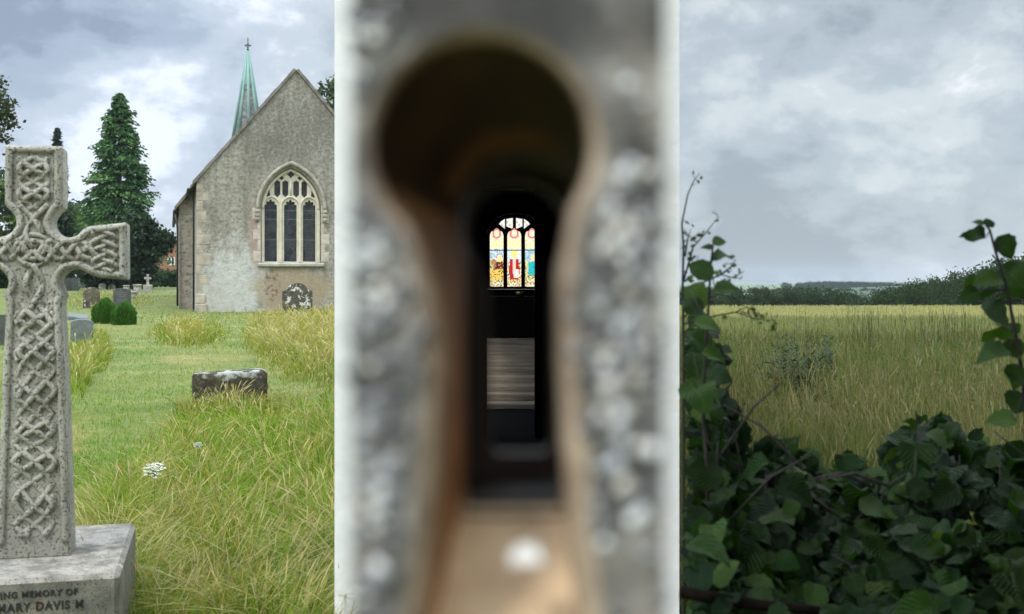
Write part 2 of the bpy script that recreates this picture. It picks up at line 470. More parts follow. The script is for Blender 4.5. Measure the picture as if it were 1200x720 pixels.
wc = wt.mix(wt.math('MULTIPLY', pale, wt.ramp(wt.noise(4, 8, .72, loc=(3, 3, 3)), [(.36, .35), (.56, .95)])), wc, (0.60, 0.605, 0.575))           # fresh pale limewash patch
pale2 = wt.blob(lx(252), lz(350), 1.1, 0.9, 0.6, 1.6, 0.4)
wc = wt.mix(wt.math('MULTIPLY', pale2, 0.55), wc, (0.50, 0.48, 0.42))
buff = wt.blob(lx(342), lz(340), 1.9, 1.25, 0.35, 1.3, 0.25)
wc = wt.mix(wt.math('MULTIPLY', buff, 0.75), wc, (0.37, 0.29, 0.185))
pink = wt.blob(lx(299), lz(276), 0.33, 1.6, 0.35, 1.5, 0.4)
wc = wt.mix(wt.math('MULTIPLY', pink, 0.7), wc, (0.39, 0.27, 0.22))
brick = wt.math('MULTIPLY', wt.blob(lx(318), lz(334), 0.36, 0.8, 0.8, 1.8, 0.2), wt.ramp(wt.noise(4.5, 7, 0.65), [(0.50, 0.0), (0.54, .8)]))
wc = wt.mix(brick, wc, (0.19, 0.105, 0.075))                                    # brick where the render has fallen away
wt.color(wc).rough(0.95).bump(wt.noise(7, 9, 0.75), 0.9, 0.08)
CHW = wt.m
qm = plain('quoin_stone', (0.39, 0.34, 0.27), 0.9, 0.4, 1.6, 0.4, 0.03)
fm = plain('window_dressing_stone', (0.60, 0.55, 0.44), 0.85, 0.16, 3.0, 0.3, 0.02)
tm = NT('roof_tiles'); tb = tm.noise(1.2, 6, 0.6)
tm.color(tm.ramp(tb, [(0.3, (0.13, 0.105, 0.085)), (0.7, (0.22, 0.18, 0.15))])).rough(0.9)
tm.bump(tm.voro(4, mscale=(1, 1, 2)), 0.5, 0.05); TILE = tm.m
iron = plain('black_iron', (0.02, 0.02, 0.022), 0.5, 0.2, 8, 0.1)

WO = dict(x0=lx(304.5), x1=lx(377.5), yb=lz(308), ys=lz(246), h=49.5*kc)
hole = arch(WO['x0'], WO['x1'], WO['ys'], WO['h'], 18)+[(WO['x1'], lz(311)), (WO['x0'], lz(311))]
ex, ap, ez = 118*kc*cxs, lz(83), lz(215)
m = MB(); m.plate([[(-ex, -0.6), (ex, -0.6), (ex, ez), (0, ap), (-ex, ez)], hole], 0, 0.7); m.build('wall', CHW, church)
m = MB()
m.box(-ex, -ex+0.7, 0.702, 26, -0.6, ez-0.15); m.box(ex-0.7, ex, 0.702, 26, -0.6, ez-0.15); m.box(-ex, ex, 25.4, 26, -0.6, ez-.2)
m.build('side_wall', CHW, church)
m = MB()                                           # roof, two slopes with thickness
for s_ in (-1, 1):
    ox, oz = s_*(ex+0.30), ez-0.30*(ap-ez)/ex
    v = [(ox, .25, oz), (0, .25, ap), (0, 26.3, ap), (ox, 26.3, oz)]
    m.add(v+[(p[0], p[1], p[2]+0.14) for p in v], [(0, 1, 2, 3), (4, 5, 6, 7), (0, 1, 5, 4), (1, 2, 6, 5), (2, 3, 7, 6), (3, 0, 4, 7)])
m.build('roof', TILE, church)
m = MB()                                           # stone verge along the gable edge
for s_ in (-1, 1):
    n = 17
    for i in range(n):
        a, b = i/n, (i+.96)/n
        p = [Vector((s_*(ex+0.10)*(1-q), -0.1, ez-0.10+(ap-ez+0.12)*q)) for q in (a, b)]
        d = (p[1]-p[0]).normalized(); up = Vector((-s_*abs(d.z), 0, abs(d.x)))*-1
        up = Vector((s_*d.z, 0, abs(d.x))).normalized()
        hh = 0.13+0.03*random.random()
        v = [p[0], p[1], p[1]+up*hh, p[0]+up*hh]
        m.add(v+[(q.x, 0.35, q.z) for q in v], [(0, 1, 2, 3), (4, 5, 6, 7), (0, 1, 5, 4), (1, 2, 6, 5), (2, 3, 7, 6), (3, 0, 4, 7)])
m.build('verge', plain('verge_stone', (0.20, 0.185, 0.16), 0.9, 0.4, 2.5, 0.4, 0.03), church)
m = MB()
zz = lz(355); i = 0
while zz < lz(222):
    hgt = random.uniform(0.38, 0.62); w = random.uniform(0.22, 0.34) if i % 2 else random.uniform(0.42, 0.72)
    m.box(-ex-0.006, -ex+w, -0.012, 0.5, zz, zz+hgt-0.02, 0.015); zz += hgt; i += 1
m.build('quoin', qm, church)
m = MB(); m.box(-ex-.03, -ex+.5, -.09, .6, -.2, .42, .04); m.box(-ex-.02, -ex+.42, -.06, .6, .42, .9, .04); m.build('plinth_stone', qm, church)
m = MB(); m.tube([(-ex-.38, -.12, ez-.42), (-ex-.38, 26, ez-.42)], .085, 8); m.build('gutter', iron, church)
m = MB(); m.tube([(-ex-.32, 1.2, ez-.45), (-ex-.12, 1.2, ez-.95), (-ex-.12, 1.2, 0)], .05, 8); m.build('downpipe', iron, church)

# window
loops = [arch(WO['x0']+.004, WO['x1']-.004, WO['ys'], WO['h']-.006, 18)+[(WO['x1']-.004, lz(310.5)), (WO['x0']+.004, lz(310.5))]]
for a, b in ((309, 324.5), (333, 348.5), (356, 371.5)):
    loops.append(cusped(lx(a), lx(b), lz(306.8), lz(243.5), 9.5*kc, 5, 0.15))
for a, b in ((321.2, 328.4), (331, 338.3), (344.2, 351.4), (354.2, 361.2)):
    loops.append(cusped(lx(a), lx(b), lz(231.5), lz(214.5), 3.4*kc, 3, 0.2, 3.5*kc))
for a, b, r in ((330, 208.6, 2.7), (352.4, 208.4, 2.7), (341.3, 204.3, 4.0)): loops.append(quatrefoil(lx(a), lz(b), r*kc))
for sx in (-1, 1):
    c_ = 341+sx*27.5; loops.append([(lx(c_-sx*2.6), lz(231)), (lx(c_+sx*2.8), lz(231)), (lx(c_-sx*2.0), lz(222.5))])
wf = MB().plate(loops, 0.26, 0.44, 0.008).build('window_frame', fm, church)
m = MB()
for a, b in ((328.7, 0), (352.2, 0)):               # moulded mullions in front of the plate
    m.box(lx(a)-.07, lx(a)+.07, .17, .262, WO['yb'], lz(241), .03)
for a, b in ((306.5, 328.5), (329, 352), (352.4, 374.6)):
    m.tube([(x, .235, z) for x, z in arch(lx(a), lx(b), lz(243), 12.5*kc, 10)], .055, 6)
for a, b in ((304.9, 377.1),):
    m.tube([(x, .2, z) for x, z in arch(lx(a)+.09, lx(b)-.09, lz(246), 47*kc, 16)], .085, 6)
    for q in (lx(a)+.09, lx(b)-.09): m.box(q-.085, q+.085, .12, .262, WO['yb'], lz(246), .03)
m.tube([(lx(341), .24, lz(212)), (lx(341), .24, lz(231))], .05, 6)
m.build('tracery', fm, wf)
gt = NT('leaded_glass'); gv = gt.voro(3.2, 'DISTANCE_TO_EDGE')
gc = gt.ramp(gt.voro(3.2, out='Color'), [(0.2, (0.012, 0.016, 0.022)), (0.6, (0.03, 0.036, 0.045)), (0.9, (0.045, 0.03, 0.035))])
gt.color(gt.mix(gt.ramp(gv, [(0.03, 1.0), (0.05, 0.0)]), gc, (0.055, 0.058, 0.06))).rough(0.35).bump(gt.noise(6, 4), 0.4, 0.03)
GL = gt.m
for a, b, c_, d_ in ((308, 325.5, 234, 308), (332, 349.5, 234, 308), (355, 372.5, 234, 308)):
    MB().box(lx(a), lx(b), .40, .42, lz(d_), lz(c_)).build('pane', GL, wf)
MB().plate([arch(lx(308), lx(374), lz(234), 34*kc, 12)], .40, .42).build('pane', GL, wf)
barm = plain('bar_metal', (.10, .11, .12), .5, .2)
for a, b in ((308.5, 325), (332.5, 349), (355.5, 372)):
    for y in (246.5, 257, 281): MB().box(lx(a), lx(b), .385, .398, lz(y)-.02, lz(y)+.02).build('saddle_bar', barm, wf)
m = MB(); A = arch(lx(300.5), lx(382), lz(246), 54.5*kc, 22)
m.tube([(x, -.05, z) for x, z in A], .10, 8)
for q, sx in ((A[0], -1), (A[-1], 1)):
    for k_ in range(3): m.lathe([(0.02, -.14), (.12, -.08), (.14, .02), (.08, .12), (.01, .15)], (q[0], -.06, q[1]-.1-.2*k_), 8)
m.build('hood_mould', plain('hood_stone', (0.33, 0.30, 0.24), 0.9, 0.4, 3, 0.5, 0.03), church)
m = MB(); m.box(lx(301), lx(381.5), -.16, .3, lz(313), lz(308.3), .05); m.build('sill', plain('sill_stone', (0.40, 0.38, 0.33), 0.9, 0.35, 2, .4, .03), church)
jm = plain('jamb_block_stone', (0.50, 0.44, 0.37), .9, .28, 2.4, .4, .03)
for sx in (-1, 1):
    m = MB(); zz = lz(307); i = 0
    while zz < lz(250):
        hgt = random.uniform(.40, .58); w = (.16 if i % 2 else .36)+random.uniform(-.04, .06)
        xe = WO['x0'] if sx < 0 else WO['x1']
        m.box(min(xe+.002*sx, xe+sx*w), max(xe+.002*sx, xe+sx*w), -.014, .25, zz, zz+hgt-.015, .012); zz += hgt; i += 1
    m.build('jamb_stone', jm, church)

# the aisle that stands out on the left, further back
fl = NT('flint_wall'); fv = fl.voro(3.6, mscale=(1, 1, 1.5), out='Color'); fe = fl.voro(3.6, 'DISTANCE_TO_EDGE', (1, 1, 1.5))
fl.color(fl.mix(fl.ramp(fe, [(0.03, 1.0), (0.1, 0.0)]), fl.ramp(fv, [(0.2, (0.16, 0.145, 0.12)), (0.8, (0.36, 0.31, 0.25))]), (0.33, 0.30, 0.25))).rough(.95)
fl.bump(fe, .5, .05)
m = MB(); aw = 0.78
m.plate([[(-ex-aw, -.6), (-ex-.01, -.6), (-ex-.01, ez+.1), (-ex-aw, ez-aw*.98)]], 6.0, 25); m.build('aisle_wall', fl.m, church)
m = MB(); v = [(-ex-aw-.18, 5.7, ez-aw*.98-.30), (-ex-.02, 5.7, ez+.13), (-ex-.02, 25.3, ez+.13), (-ex-aw-.18, 25.3, ez-aw*.98-.30)]
m.add(v+[(p[0]-.06, p[1], p[2]+.14) for p in v], [(0, 1, 2, 3), (4, 5, 6, 7), (0, 1, 5, 4), (1, 2, 6, 5), (2, 3, 7, 6), (3, 0, 4, 7)]); m.build('aisle_roof', TILE, church)
m = MB(); m.tube([(-ex-aw-.24, 5.7, ez-aw*.98-.4), (-ex-aw-.24, 25, ez-aw*.98-.4)], .09, 8); m.build('gutter', iron, church)
m = MB(); m.tube([(-ex-aw-.2, 5.8, ez-aw-.5), (-ex-aw-.09, 5.85, ez-aw-1.3), (-ex-aw-.09, 5.85, .2)], .055, 8); m.build('downpipe', iron, church)

# spire: octagonal, shingled faces with green copper rolls on the edges
ZS = 74.0; ks = ZS/F
sp_top = H+(Y0-60)*ks; sx_ = (290.5-600)/F*ZS; zb = H+(Y0-172)*ks
inv = Matrix.Translation(-ch_base); rotm = Matrix.Rotation(-YAW, 4, 'Z')
sc = rotm @ inv @ Vector((sx_, ZS, 0))
rb = 17.6*ks; r_at = lambda z: rb*(sp_top-z)/(sp_top-zb)+0.03
sh = NT('wood_shingles'); w1 = sh.voro(5.0, mscale=(1, 1, 1.8), out='Color')
sh.color(sh.ramp(w1, [(0.1, (0.10, 0.095, 0.10)), (0.9, (0.30, 0.29, 0.29))])).rough(.9).bump(sh.voro(5.0, mscale=(1, 1, 1.8)), .6, .06)
cop = NT('green_copper'); cop.color(cop.ramp(cop.noise(1.4, 6, .6), [(0.3, (0.13, 0.25, 0.215)), (0.7, (0.24, 0.39, 0.34))])).rough(.6)
m = MB(); m.lathe([(rb, zb), (0.05, sp_top)], (sc.x, sc.y, 0), 8, False); spire = m.build('spire', sh.m, church)
zt2 = sp_top-(sp_top-zb)*.36
m = MB(); m.lathe([(r_at(zt2)+.02, zt2), (.06, sp_top+.03)], (sc.x, sc.y, 0), 8, False); m.build('copper_cap', cop.m, spire)
for k in range(8):
    a = math.pi*2*k/8
    m = MB(); m.tube([(sc.x+(rb+.02)*math.cos(a), sc.y+(rb+.02)*math.sin(a), zb), (sc.x+.05*math.cos(a), sc.y+.05*math.sin(a), sp_top)], [.13, .06], 6); m.build('copper_roll', cop.m, spire)
m = MB(); m.tube([(sc.x, sc.y, sp_top-.1), (sc.x, sc.y, sp_top+.82)], .035, 6)
m.tube([(sc.x-.2, sc.y, sp_top+.35), (sc.x+.2, sc.y, sp_top+.35)], .03, 6); m.tube([(sc.x, sc.y, sp_top+.2), (sc.x+.16, sc.y, sp_top+.32), (sc.x, sc.y, sp_top+.48), (sc.x-.16, sc.y, sp_top+.32)], .025, 5, True)
m.lathe([(.01, -.09), (.09, 0), (.01, .09)], (sc.x, sc.y, sp_top+.1), 8); m.build('finial', plain('finial_metal', (.05, .055, .05), .5, .2), spire)
m = MB(); m.box(sc.x-rb*1.1, sc.x+rb*1.1, sc.y-rb*1.1, sc.y+rb*1.1, 4, zb-.002); m.build('tower', CHW, church)

# ------------------------------------------------------------------ trees
def rand_quads(C, ax, ay):
    n = len(C); V = np.empty((n, 4, 3)); V[:, 0] = C-ax-ay*.55; V[:, 1] = C+ax*.15-ay; V[:, 2] = C+ax+ay*.25; V[:, 3] = C-ax*.2+ay
    return V.reshape(-1, 3), np.arange(n*4).reshape(n, 4)
def unit(n):
    v = rng.normal(size=(n, 3)); return v/np.linalg.norm(v, axis=1, keepdims=True)
bark = NT('bark'); bark.color(bark.ramp(bark.noise(3, 7, .65, mscale=(3, 3, .6)), [(0.3, (0.045, 0.035, 0.025)), (0.7, (0.13, 0.10, 0.075))])).rough(.95)
bark.bump(bark.noise(9, 6, .7, mscale=(3, 3, .6)), .8, .05); BARK = bark.m
NEEDLE = leaf_mat('needles', .85, .15, (1, 1, 1), .05)
WOODLEAF = leaf_mat('wood_leaves', .9, .3, (1.1, 1.2, .6), .03)
LEAF = leaf_mat('leaves', .55, .3, (1.2, 1.3, .6), .3)
def pick(colors, n, jit=.25):
    c = np.array(colors)[rng.integers(0, len(colors), n)]
    return c*(1+jit*rng.uniform(-1, 1, (n, 1)))
def conifer(base, h, r, nb_, leaf, colors, label, prof=None, name='conifer_tree', group=None, droop=.28, low=.05):
    root = empty(name, base, 0, label, 'tree', group)
    m = MB(); m.tube([(0, 0, -.3), (0, 0, h*.4), (0.05, 0, h*.97)], [h*.022, h*.014, h*.002], 7)
    for k in range(14):
        t_ = random.uniform(.05, .7); a = random.uniform(0, 6.28); L = r*(1-t_)**.7*.8
        m.tube([(0, 0, h*t_), (math.cos(a)*L*.6, math.sin(a)*L*.6, h*t_-L*.05), (math.cos(a)*L, math.sin(a)*L, h*t_-L*.22)], [h*.005, h*.003, h*.001], 4)
    m.build('trunk', BARK, root)
    prof = prof or (lambda t_: (1-t_)**.75)
    Cs, AX, AY, CC = [], [], [], []
    for k in range(nb_):
        tier = random.random()**.9*26; t_ = min(.995, (int(tier)+.5+random.gauss(0, .22))/26); a = random.uniform(0, 6.283); t_ = max(.0, t_)
        L = r*prof(t_)*random.choice((random.uniform(.5, .9), random.uniform(.8, 1.08), random.uniform(.85, 1.15), random.uniform(.9, 1.42)))*(1+.16*math.sin(2.3*a+int(tier)*1.7))+.1
        z = h*(low+(1-low)*t_); nl = int(8+26*L/r)
        u = rng.uniform(.15, 1, nl)**.7; out = np.array([math.cos(a), math.sin(a), 0]); sd = np.array([-out[1], out[0], 0])
        c = out*(L*u)[:, None]+sd*(rng.normal(0, .13*L*u+.05))[:, None]
        c[:, 2] = z-droop*L*u**2+.12*L*(u > .85)*rng.random(nl)+rng.normal(0, .10*leaf/.3, nl)
        d = out*.9+np.array([0, 0, -.45])+rng.normal(0, .35, (nl, 3)); d /= np.linalg.norm(d, axis=1, keepdims=True)
        w = np.cross(d, unit(nl)); w /= np.linalg.norm(w, axis=1, keepdims=True)
        s = leaf*rng.uniform(.6, 1.3, (nl, 1))
        Cs.append(c); AX.append(d*s); AY.append(w*s*.42)
        CC.append(np.array(random.choice(colors))*random.uniform(.7, 1.25)*(1+.3*rng.uniform(-1, 1, (nl, 1))))
    V, Fq = rand_quads(np.concatenate(Cs), np.concatenate(AX), np.concatenate(AY))
    np_mesh('crown', V, Fq, NEEDLE, root, col=np.repeat(np.concatenate(CC)[:, None], 4, 1))
    return root
def crown_pts(ell, n_cl, n_leaf, cl_r, leaf, colors):
    """leaf clumps spread through a crown's volume; ell: list of (centre, radii)"""
    Cs, CC = [], []
    for k in range(n_cl):
        c, rr = ell[k % len(ell)]
        d = unit(1)[0]; q = random.uniform(.45, 1.0)**.6
        p = np.array(c)+d*np.array(rr)*q*random.uniform(.85, 1.1)
        n = int(n_leaf*random.uniform(.5, 1.4))
        Cs.append(p+rng.normal(0, cl_r*random.uniform(.6, 1.2), (n, 3))*np.array([1, 1, .6]))
        CC.append(np.array(random.choice(colors))*random.uniform(.65, 1.35)*(1+.25*rng.uniform(-1, 1, (n, 1))))
    C_ = np.concatenate(Cs); n = len(C_)
    d = unit(n); w = np.cross(d, unit(n)); w /= np.linalg.norm(w, axis=1, keepdims=True)
    s = leaf*rng.uniform(.6, 1.3, (n, 1))
    V, Fq = rand_quads(C_, d*s, w*s*.6)
    return V, Fq, np.repeat(np.concatenate(CC)[:, None], 4, 1)
def broadleaf(base, h, ell, n_cl, n_leaf, cl_r, leaf, colors, label, name='broadleaf_tree', group=None, tr=None):
    root = empty(name, base, 0, label, 'tree', group)
    m = MB(); r0 = tr or h*.025
    m.tube([(0, 0, -.4), (.1, 0, h*.3), (0, .1, h*.75)], [r0, r0*.75, r0*.2], 8)
    for k in range(12):
        c, rr = ell[k % len(ell)]; a = random.uniform(0, 6.28); z0 = h*random.uniform(.2, .5)
        e_ = Vector(c)+Vector((math.cos(a)*rr[0]*.8, math.sin(a)*rr[1]*.8, rr[2]*random.uniform(-.4, .6)))
        m.tube([(0, 0, z0), Vector((0, 0, z0)).lerp(e_, .5)+Vector((0, 0, .05*h)), e_], [r0*.45, r0*.25, r0*.06], 5)
    m.build('trunk', BARK, root)
    V, Fq, cc = crown_pts(ell, n_cl, n_leaf, cl_r, leaf, colors)
    np_mesh('crown', V, Fq, LEAF, root, col=cc)
    return root
def at(px, Z): return Vector(((px-600)/F*Z, Z, float(ground_z((px-600)/F*Z, Z))))
def hpx(py, Z, base): return H-(py-Y0)/F*Z-base.z        # height above its base of something whose top is seen at py

b = at(140, 104); hh = hpx(110, 104, b)
conifer(b, hh, 3.45, 1350, .19, [(0.07, .155, .05), (.06, .135, .046), (.11, .20, .065), (.04, .09, .034)],
        'tall dense green conifer standing behind the gravestones', lambda t_: min(1.0, (1-t_)**.62*1.02+.02)*(1 if t_ > .12 else .8))
DY = [(0.012, .028, .012), (.018, .038, .016), (.025, .05, .02)]
b = at(163, 98)
broadleaf(b, hpx(246, 98, b), [((0, 0, 3.4), (1.6, 1.6, 3.0)), ((-1.4, 0, 2.4), (1.9, 1.8, 2.4)), ((-.4, 0, 1.6), (1.2, 1.4, 1.6)), ((1.6, .3, 3.9), (.9, .9, .9))], 420, 34, .30, .20, DY,
          'dark spreading yew in front of the tall conifer', 'yew_tree')
b = at(128, 99)
broadleaf(b, hpx(270, 99, b), [((0, 0, 2.4), (2.4, 1.8, 2.6))], 240, 32, .4, .22, DY, 'low dark yew left of the spreading yew, under the tall conifer', 'yew_tree')
b = at(67, 150); conifer(b, hpx(152, 150, b), 2.2, 260, .4, [(.02, .045, .03), (.03, .06, .035)], 'far slim dark conifer whose tip shows above the stone cross')
b = at(84, 125)
broadleaf(b, hpx(228, 125, b), [((0, 0, 5.2), (3.4, 2.5, 3.6)), ((2, 0, 3.5), (2.8, 2, 3))], 300, 36, .5, .26, [(.07, .13, .03), (.10, .17, .04), (.05, .10, .03)], 'light green broadleaf tree between the cross and the tall conifer')
b = at(58, 118)
broadleaf(b, hpx(190, 118, b), [((0, 0, 4.8), (2.2, 2.2, 5.6)), ((.8, 0, 3.2), (2.4, 2, 3.2))], 300, 36, .45, .25, [(.03, .065, .02), (.045, .085, .03), (.02, .045, .018)], 'dark green broadleaf tree right behind the stone cross')
b = at(-6, 108)
broadleaf(b, hpx(150, 108, b), [((0, 0, 5.0), (2.6, 2.4, 5.4)), ((1.0, 0, 2.5), (2.2, 2, 2.6))], 320, 36, .45, .24, [(.06, .11, .02), (.10, .16, .03), (.03, .06, .02)], 'yellow green tree at the left edge behind the stone cross')
b = at(-52, 84)
broadleaf(b, hpx(40, 84, b), [((1.0, 0, 13.0), (3.0, 2.2, 3.2)), ((-1.4, 0, 10), (3.0, 2.5, 4.5))], 260, 34, .36, .18, [(.05, .065, .015), (.08, .10, .02), (.03, .045, .012)], 'tall tree whose branch tips hang into the upper left corner')
b = at(398, 112)
broadleaf(b, hpx(98, 112, b), [((0, 0, 16), (2.4, 2, 4.0)), ((1.5, 0, 13), (2.6, 2, 4))], 240, 36, .42, .24, [(.04, .075, .02), (.07, .11, .03)], 'bushy green tree rising behind the church roof')

# brick house and hedge seen between the yew and the aisle
b = at(210, 132); kh = 132/F
house = empty('brick_house', b, R(14), 'red brick house with a white window between yew and church', 'house')
bt = NT('red_brick'); br = bt.n.new('ShaderNodeTexBrick'); br.inputs['Scale'].default_value = 4.0
br.inputs['Color1'].default_value = (.30, .115, .065, 1); br.inputs['Color2'].default_value = (.36, .16, .09, 1); br.inputs['Mortar'].default_value = (.36, .27, .2, 1)
mp = bt.n.new('ShaderNodeMapping'); mp.inputs['Rotation'].default_value = (R(90), 0, 0); bt.link(bt.tc.outputs['Object'], mp.inputs[0]); bt.link(mp.outputs[0], br.inputs['Vector'])
bt.color(br.outputs[0]).rough(.9)
wz = lambda py: H-(py-Y0)*kh-b.z; wx = lambda px: (px-214)*kh
win = [(wx(200.8), wz(311)), (wx(209.2), wz(311)), (wx(209.2), wz(301.5)), (wx(200.8), wz(301.5))]
m = MB(); m.plate([[(-3.2, -1), (4.5, -1), (4.5, 3.3), (1.2, 6.0), (-1.2, 4.2), (-3.2, 2.4)], win], 0, .4)
m.build('wall', bt.m, house)
m = MB(); m.box(-3.2, -2.8, .402, 7, -1, 2.2); m.box(4.1, 4.5, .402, 7, -1, 3.2); m.box(-2.798, 4.098, 6.6, 7, -1, 2.2); m.build('side_wall', bt.m, house)
m = MB(); v = [(-3.6, -.3, 2.15), (1.2, -.3, 6.05), (1.2, 7.3, 6.05), (-3.6, 7.3, 2.15)]; w2 = [(1.2, -.3, 6.05), (4.9, -.3, 3.05), (4.9, 7.3, 3.05), (1.2, 7.3, 6.05)]
for q in (v, w2): m.add(q+[(p[0], p[1], p[2]+.15) for p in q], [(0, 1, 2, 3), (4, 5, 6, 7), (0, 1, 5, 4), (1, 2, 6, 5), (2, 3, 7, 6), (3, 0, 4, 7)])
m.build('roof', TILE, house)
wp = plain('white_window_paint', (.8, .8, .78), .5, .05)
m = MB(); x0, x1, z0, z1 = win[0][0], win[1][0], win[0][1], win[2][1]; xm = (x0+x1)/2
for q in ((x0, x1, z0, z0+.1), (x0, x1, z1-.1, z1), (x0, x0+.1, z0+.1, z1-.1), (x1-.1, x1, z0+.1, z1-.1), (xm-.07, xm+.07, z0+.1, z1-.1)): m.box(q[0], q[1], -.03, .1, q[2], q[3])
wfr = m.build('window', wp, house); MB().box(x0+.05, x1-.05, .06, .08, z0+.05, z1-.05).build('pane', plain('dark_glass', (.03, .035, .045), .15, .1, 8, 0), wfr)
def shrub(name, base, ell, n_cl, n_leaf, cl_r, leaf, colors, label, cat, mat=None, group=None):
    root = empty(name, base, 0, label, cat, group)
    m = MB()
    for k in range(7):
        c, rr = ell[k % len(ell)]; a = random.uniform(0, 6.28)
        m.tube([(0, 0, -.05), (c[0]*.5, c[1]*.5, c[2]*.5), (c[0]+math.cos(a)*rr[0]*.6, c[1]+math.sin(a)*rr[1]*.6, c[2]+rr[2]*.4)], [.03, .02, .006], 5)
    m.build('stem', BARK, root)
    V, Fq, cc = crown_pts(ell, n_cl, n_leaf, cl_r, leaf, colors)
    np_mesh('foliage', V, Fq, mat or LEAF, root, col=cc); return root
b = at(201, 116)
shrub('hedge', b, [((-1.4, 0, .8), (1.1, .6, .8)), ((0, 0, .85), (1.2, .6, .95)), ((1.2, 0, .9), (1.2, .6, 1.0))], 160, 40, .22, .13, [(.02, .05, .015), (.03, .07, .02)], 'dark clipped hedge below the brick house', 'hedge')

# ------------------------------------------------------------------ gravestones and tombs
SLATE = lichen_stone('slate_grave', (.055, .06, .055), (.11, .115, .105), (.22, .22, .19), 4, .3, .62)
BROWN = lichen_stone('brown_lichened_grave', (.07, .06, .04), (.16, .14, .095), (.38, .36, .29), 4, .6, .56, True)
PALE = lichen_stone('pale_grave', (.22, .21, .18), (.42, .40, .35), (.60, .58, .52), 5, .6, .55)
BLUE = lichen_stone('blue_grey_grave', (.10, .12, .115), (.19, .21, .20), (.33, .33, .28), 5, .35, .62, True)
MOTT = lichen_stone('mottled_grave', (.04, .037, .03), (.12, .105, .075), (.66, .65, .61), 5, .95, .555)
BLACKT = lichen_stone('black_crusted_stone', (.022, .02, .017), (.085, .075, .055), (.66, .68, .64), 4.5, .9, .60, True)
LETTER = plain('worn_letters', (.19, .20, .19), .9, .2)
def stone_outline(style, w, h):
    a = w/2
    if style == 'round':
        return [(-a, -.25), (a, -.25), (a, h-a*.75)]+[(a*math.cos(q), h-a*.75+a*.75*math.sin(q)) for q in np.linspace(.1, math.pi-.1, 12)]+[(-a, h-a*.75)]
    if style == 'shoulder':
        s_ = .30*w; c = a-s_*.55
        return ([(-a, -.25), (a, -.25), (a, h-.27*w), (a-.1*w, h-.24*w)]+[(c*math.cos(q), h-.24*w+(.24*w)*math.sin(q)) for q in np.linspace(0.05, math.pi-.05, 10)]+[(-a+.1*w, h-.24*w), (-a, h-.27*w)])
    if style == 'segment':
        return [(-a, -.25), (a, -.25), (a, h-.16*w)]+[(a*.97*math.cos(q), h-.16*w+.16*w*math.sin(q)) for q in np.linspace(.25, math.pi-.25, 9)]+[(-a, h-.16*w)]
    return [(-a, -.25), (a, -.25), (a, h-.05), (a-.05, h), (-a+.05, h), (-a, h-.05)]
def headstone(px, py_base, w_px, h_px, style, mat, label, tilt=0, lean=0, thick=.12, rz=None, text=False, group=None):
    b = gp(px, py_base); k = b.y/F
    rz = math.atan2(-b.x, b.y) if rz is None else rz
    root = empty('headstone', b, rz, label, 'gravestone', group)
    o = MB().plate([stone_outline(style, w_px*k, h_px*k)], -thick/2, thick/2, .022*min(1.5, w_px*k)).build('slab', mat, root)
    o.rotation_euler = (R(lean), R(tilt), 0)
    if text:
        m = MB(); w, h = w_px*k, h_px*k
        for i, (fr, ww) in enumerate(((.80, .62), (.70, .5), (.60, .36), (.44, .58), (.34, .30))):
            x = -ww*w/2
            while x < ww*w/2:
                q = random.uniform(.03, .10)*w; m.box(x, min(x+q, ww*w/2), -thick/2-.004, -thick/2+.01, h*fr-.018*h, h*fr+.018*h); x += q+.03*w
        m.build('inscription', LETTER, o)
    return root
headstone(80, 341, 9, 15, 'round', SLATE, 'grey rounded headstone, left one of the leaning pair under the cross arm', 3, 0)
headstone(88.5, 341, 8.5, 15, 'segment', SLATE, 'grey leaning headstone, right one of the close pair under the cross arm', -5, 0)
headstone(97, 338, 8.5, 14, 'round', BLUE, 'pale grey round topped headstone beside the leaning pair under the cross arm', 2)
headstone(105.5, 337, 6, 10, 'flat', BROWN, 'small dark flat topped stone between two pale headstones below the cross arm', 0)
headstone(112.5, 337, 7, 10, 'shoulder', MOTT, 'small speckled white shouldered stone below the cross arm', -3)
headstone(119.5, 339.5, 8, 7.5, 'round', PALE, 'low pale round stone, left one of two in front of the dark yew', 6)
headstone(131.5, 339.5, 8, 6, 'round', PALE, 'low pale round stone, right one of two in front of the dark yew', -4)
headstone(107.5, 357.5, 19, 20.5, 'round', BROWN, 'brown lichened round topped headstone behind the little ornate stone', -2, 3)
headstone(102, 361.5, 9.5, 9.5, 'round', MOTT, 'little white spotted round stone in front of the brown headstone', 2)
headstone(143, 362, 20, 24, 'segment', SLATE, 'dark slate headstone with worn lettering behind the two clipped bushes', 0, 2, text=True)
headstone(95.5, 407, 25, 33, 'segment', BLUE, 'blue grey headstone with yellow lichen close beside the stone cross', 1.5, 4)
headstone(2, 405, 15, 36, 'flat', SLATE, 'dark headstone cut off by the left edge of view', 0, 2)
headstone(348.7, 369, 35, 37.5, 'shoulder', MOTT, 'dark headstone blotched with white lichen against the church wall', -1, 3, .16, YAW)
def boxtomb(px, py, w_px, h_px, d, mat, label, name='box_tomb', cap=True, rz=None):
    b = gp(px, py); k = b.y/F; w, h = w_px*k, h_px*k
    root = empty(name, b, math.atan2(-b.x, b.y) if rz is None else rz, label, 'tomb')
    if cap:
        MB().box(-w*.44, w*.44, .06, d-.06, -.2, h*.78, .02).build('chest', mat, root)
        MB().box(-w/2, w/2, 0, d, h*.782, h, .03).build('lid', mat, root)
    else: MB().box(-w/2, w/2, 0, d, -.2, h, .05).build('slab', mat, root)
    return root
boxtomb(148, 341, 8, 6.5, .7, PALE, 'pale low block tomb, smallest of three before the yew')
boxtomb(161, 342, 10.5, 8.5, .7, PALE, 'pale block tomb just left of the memorial cross')
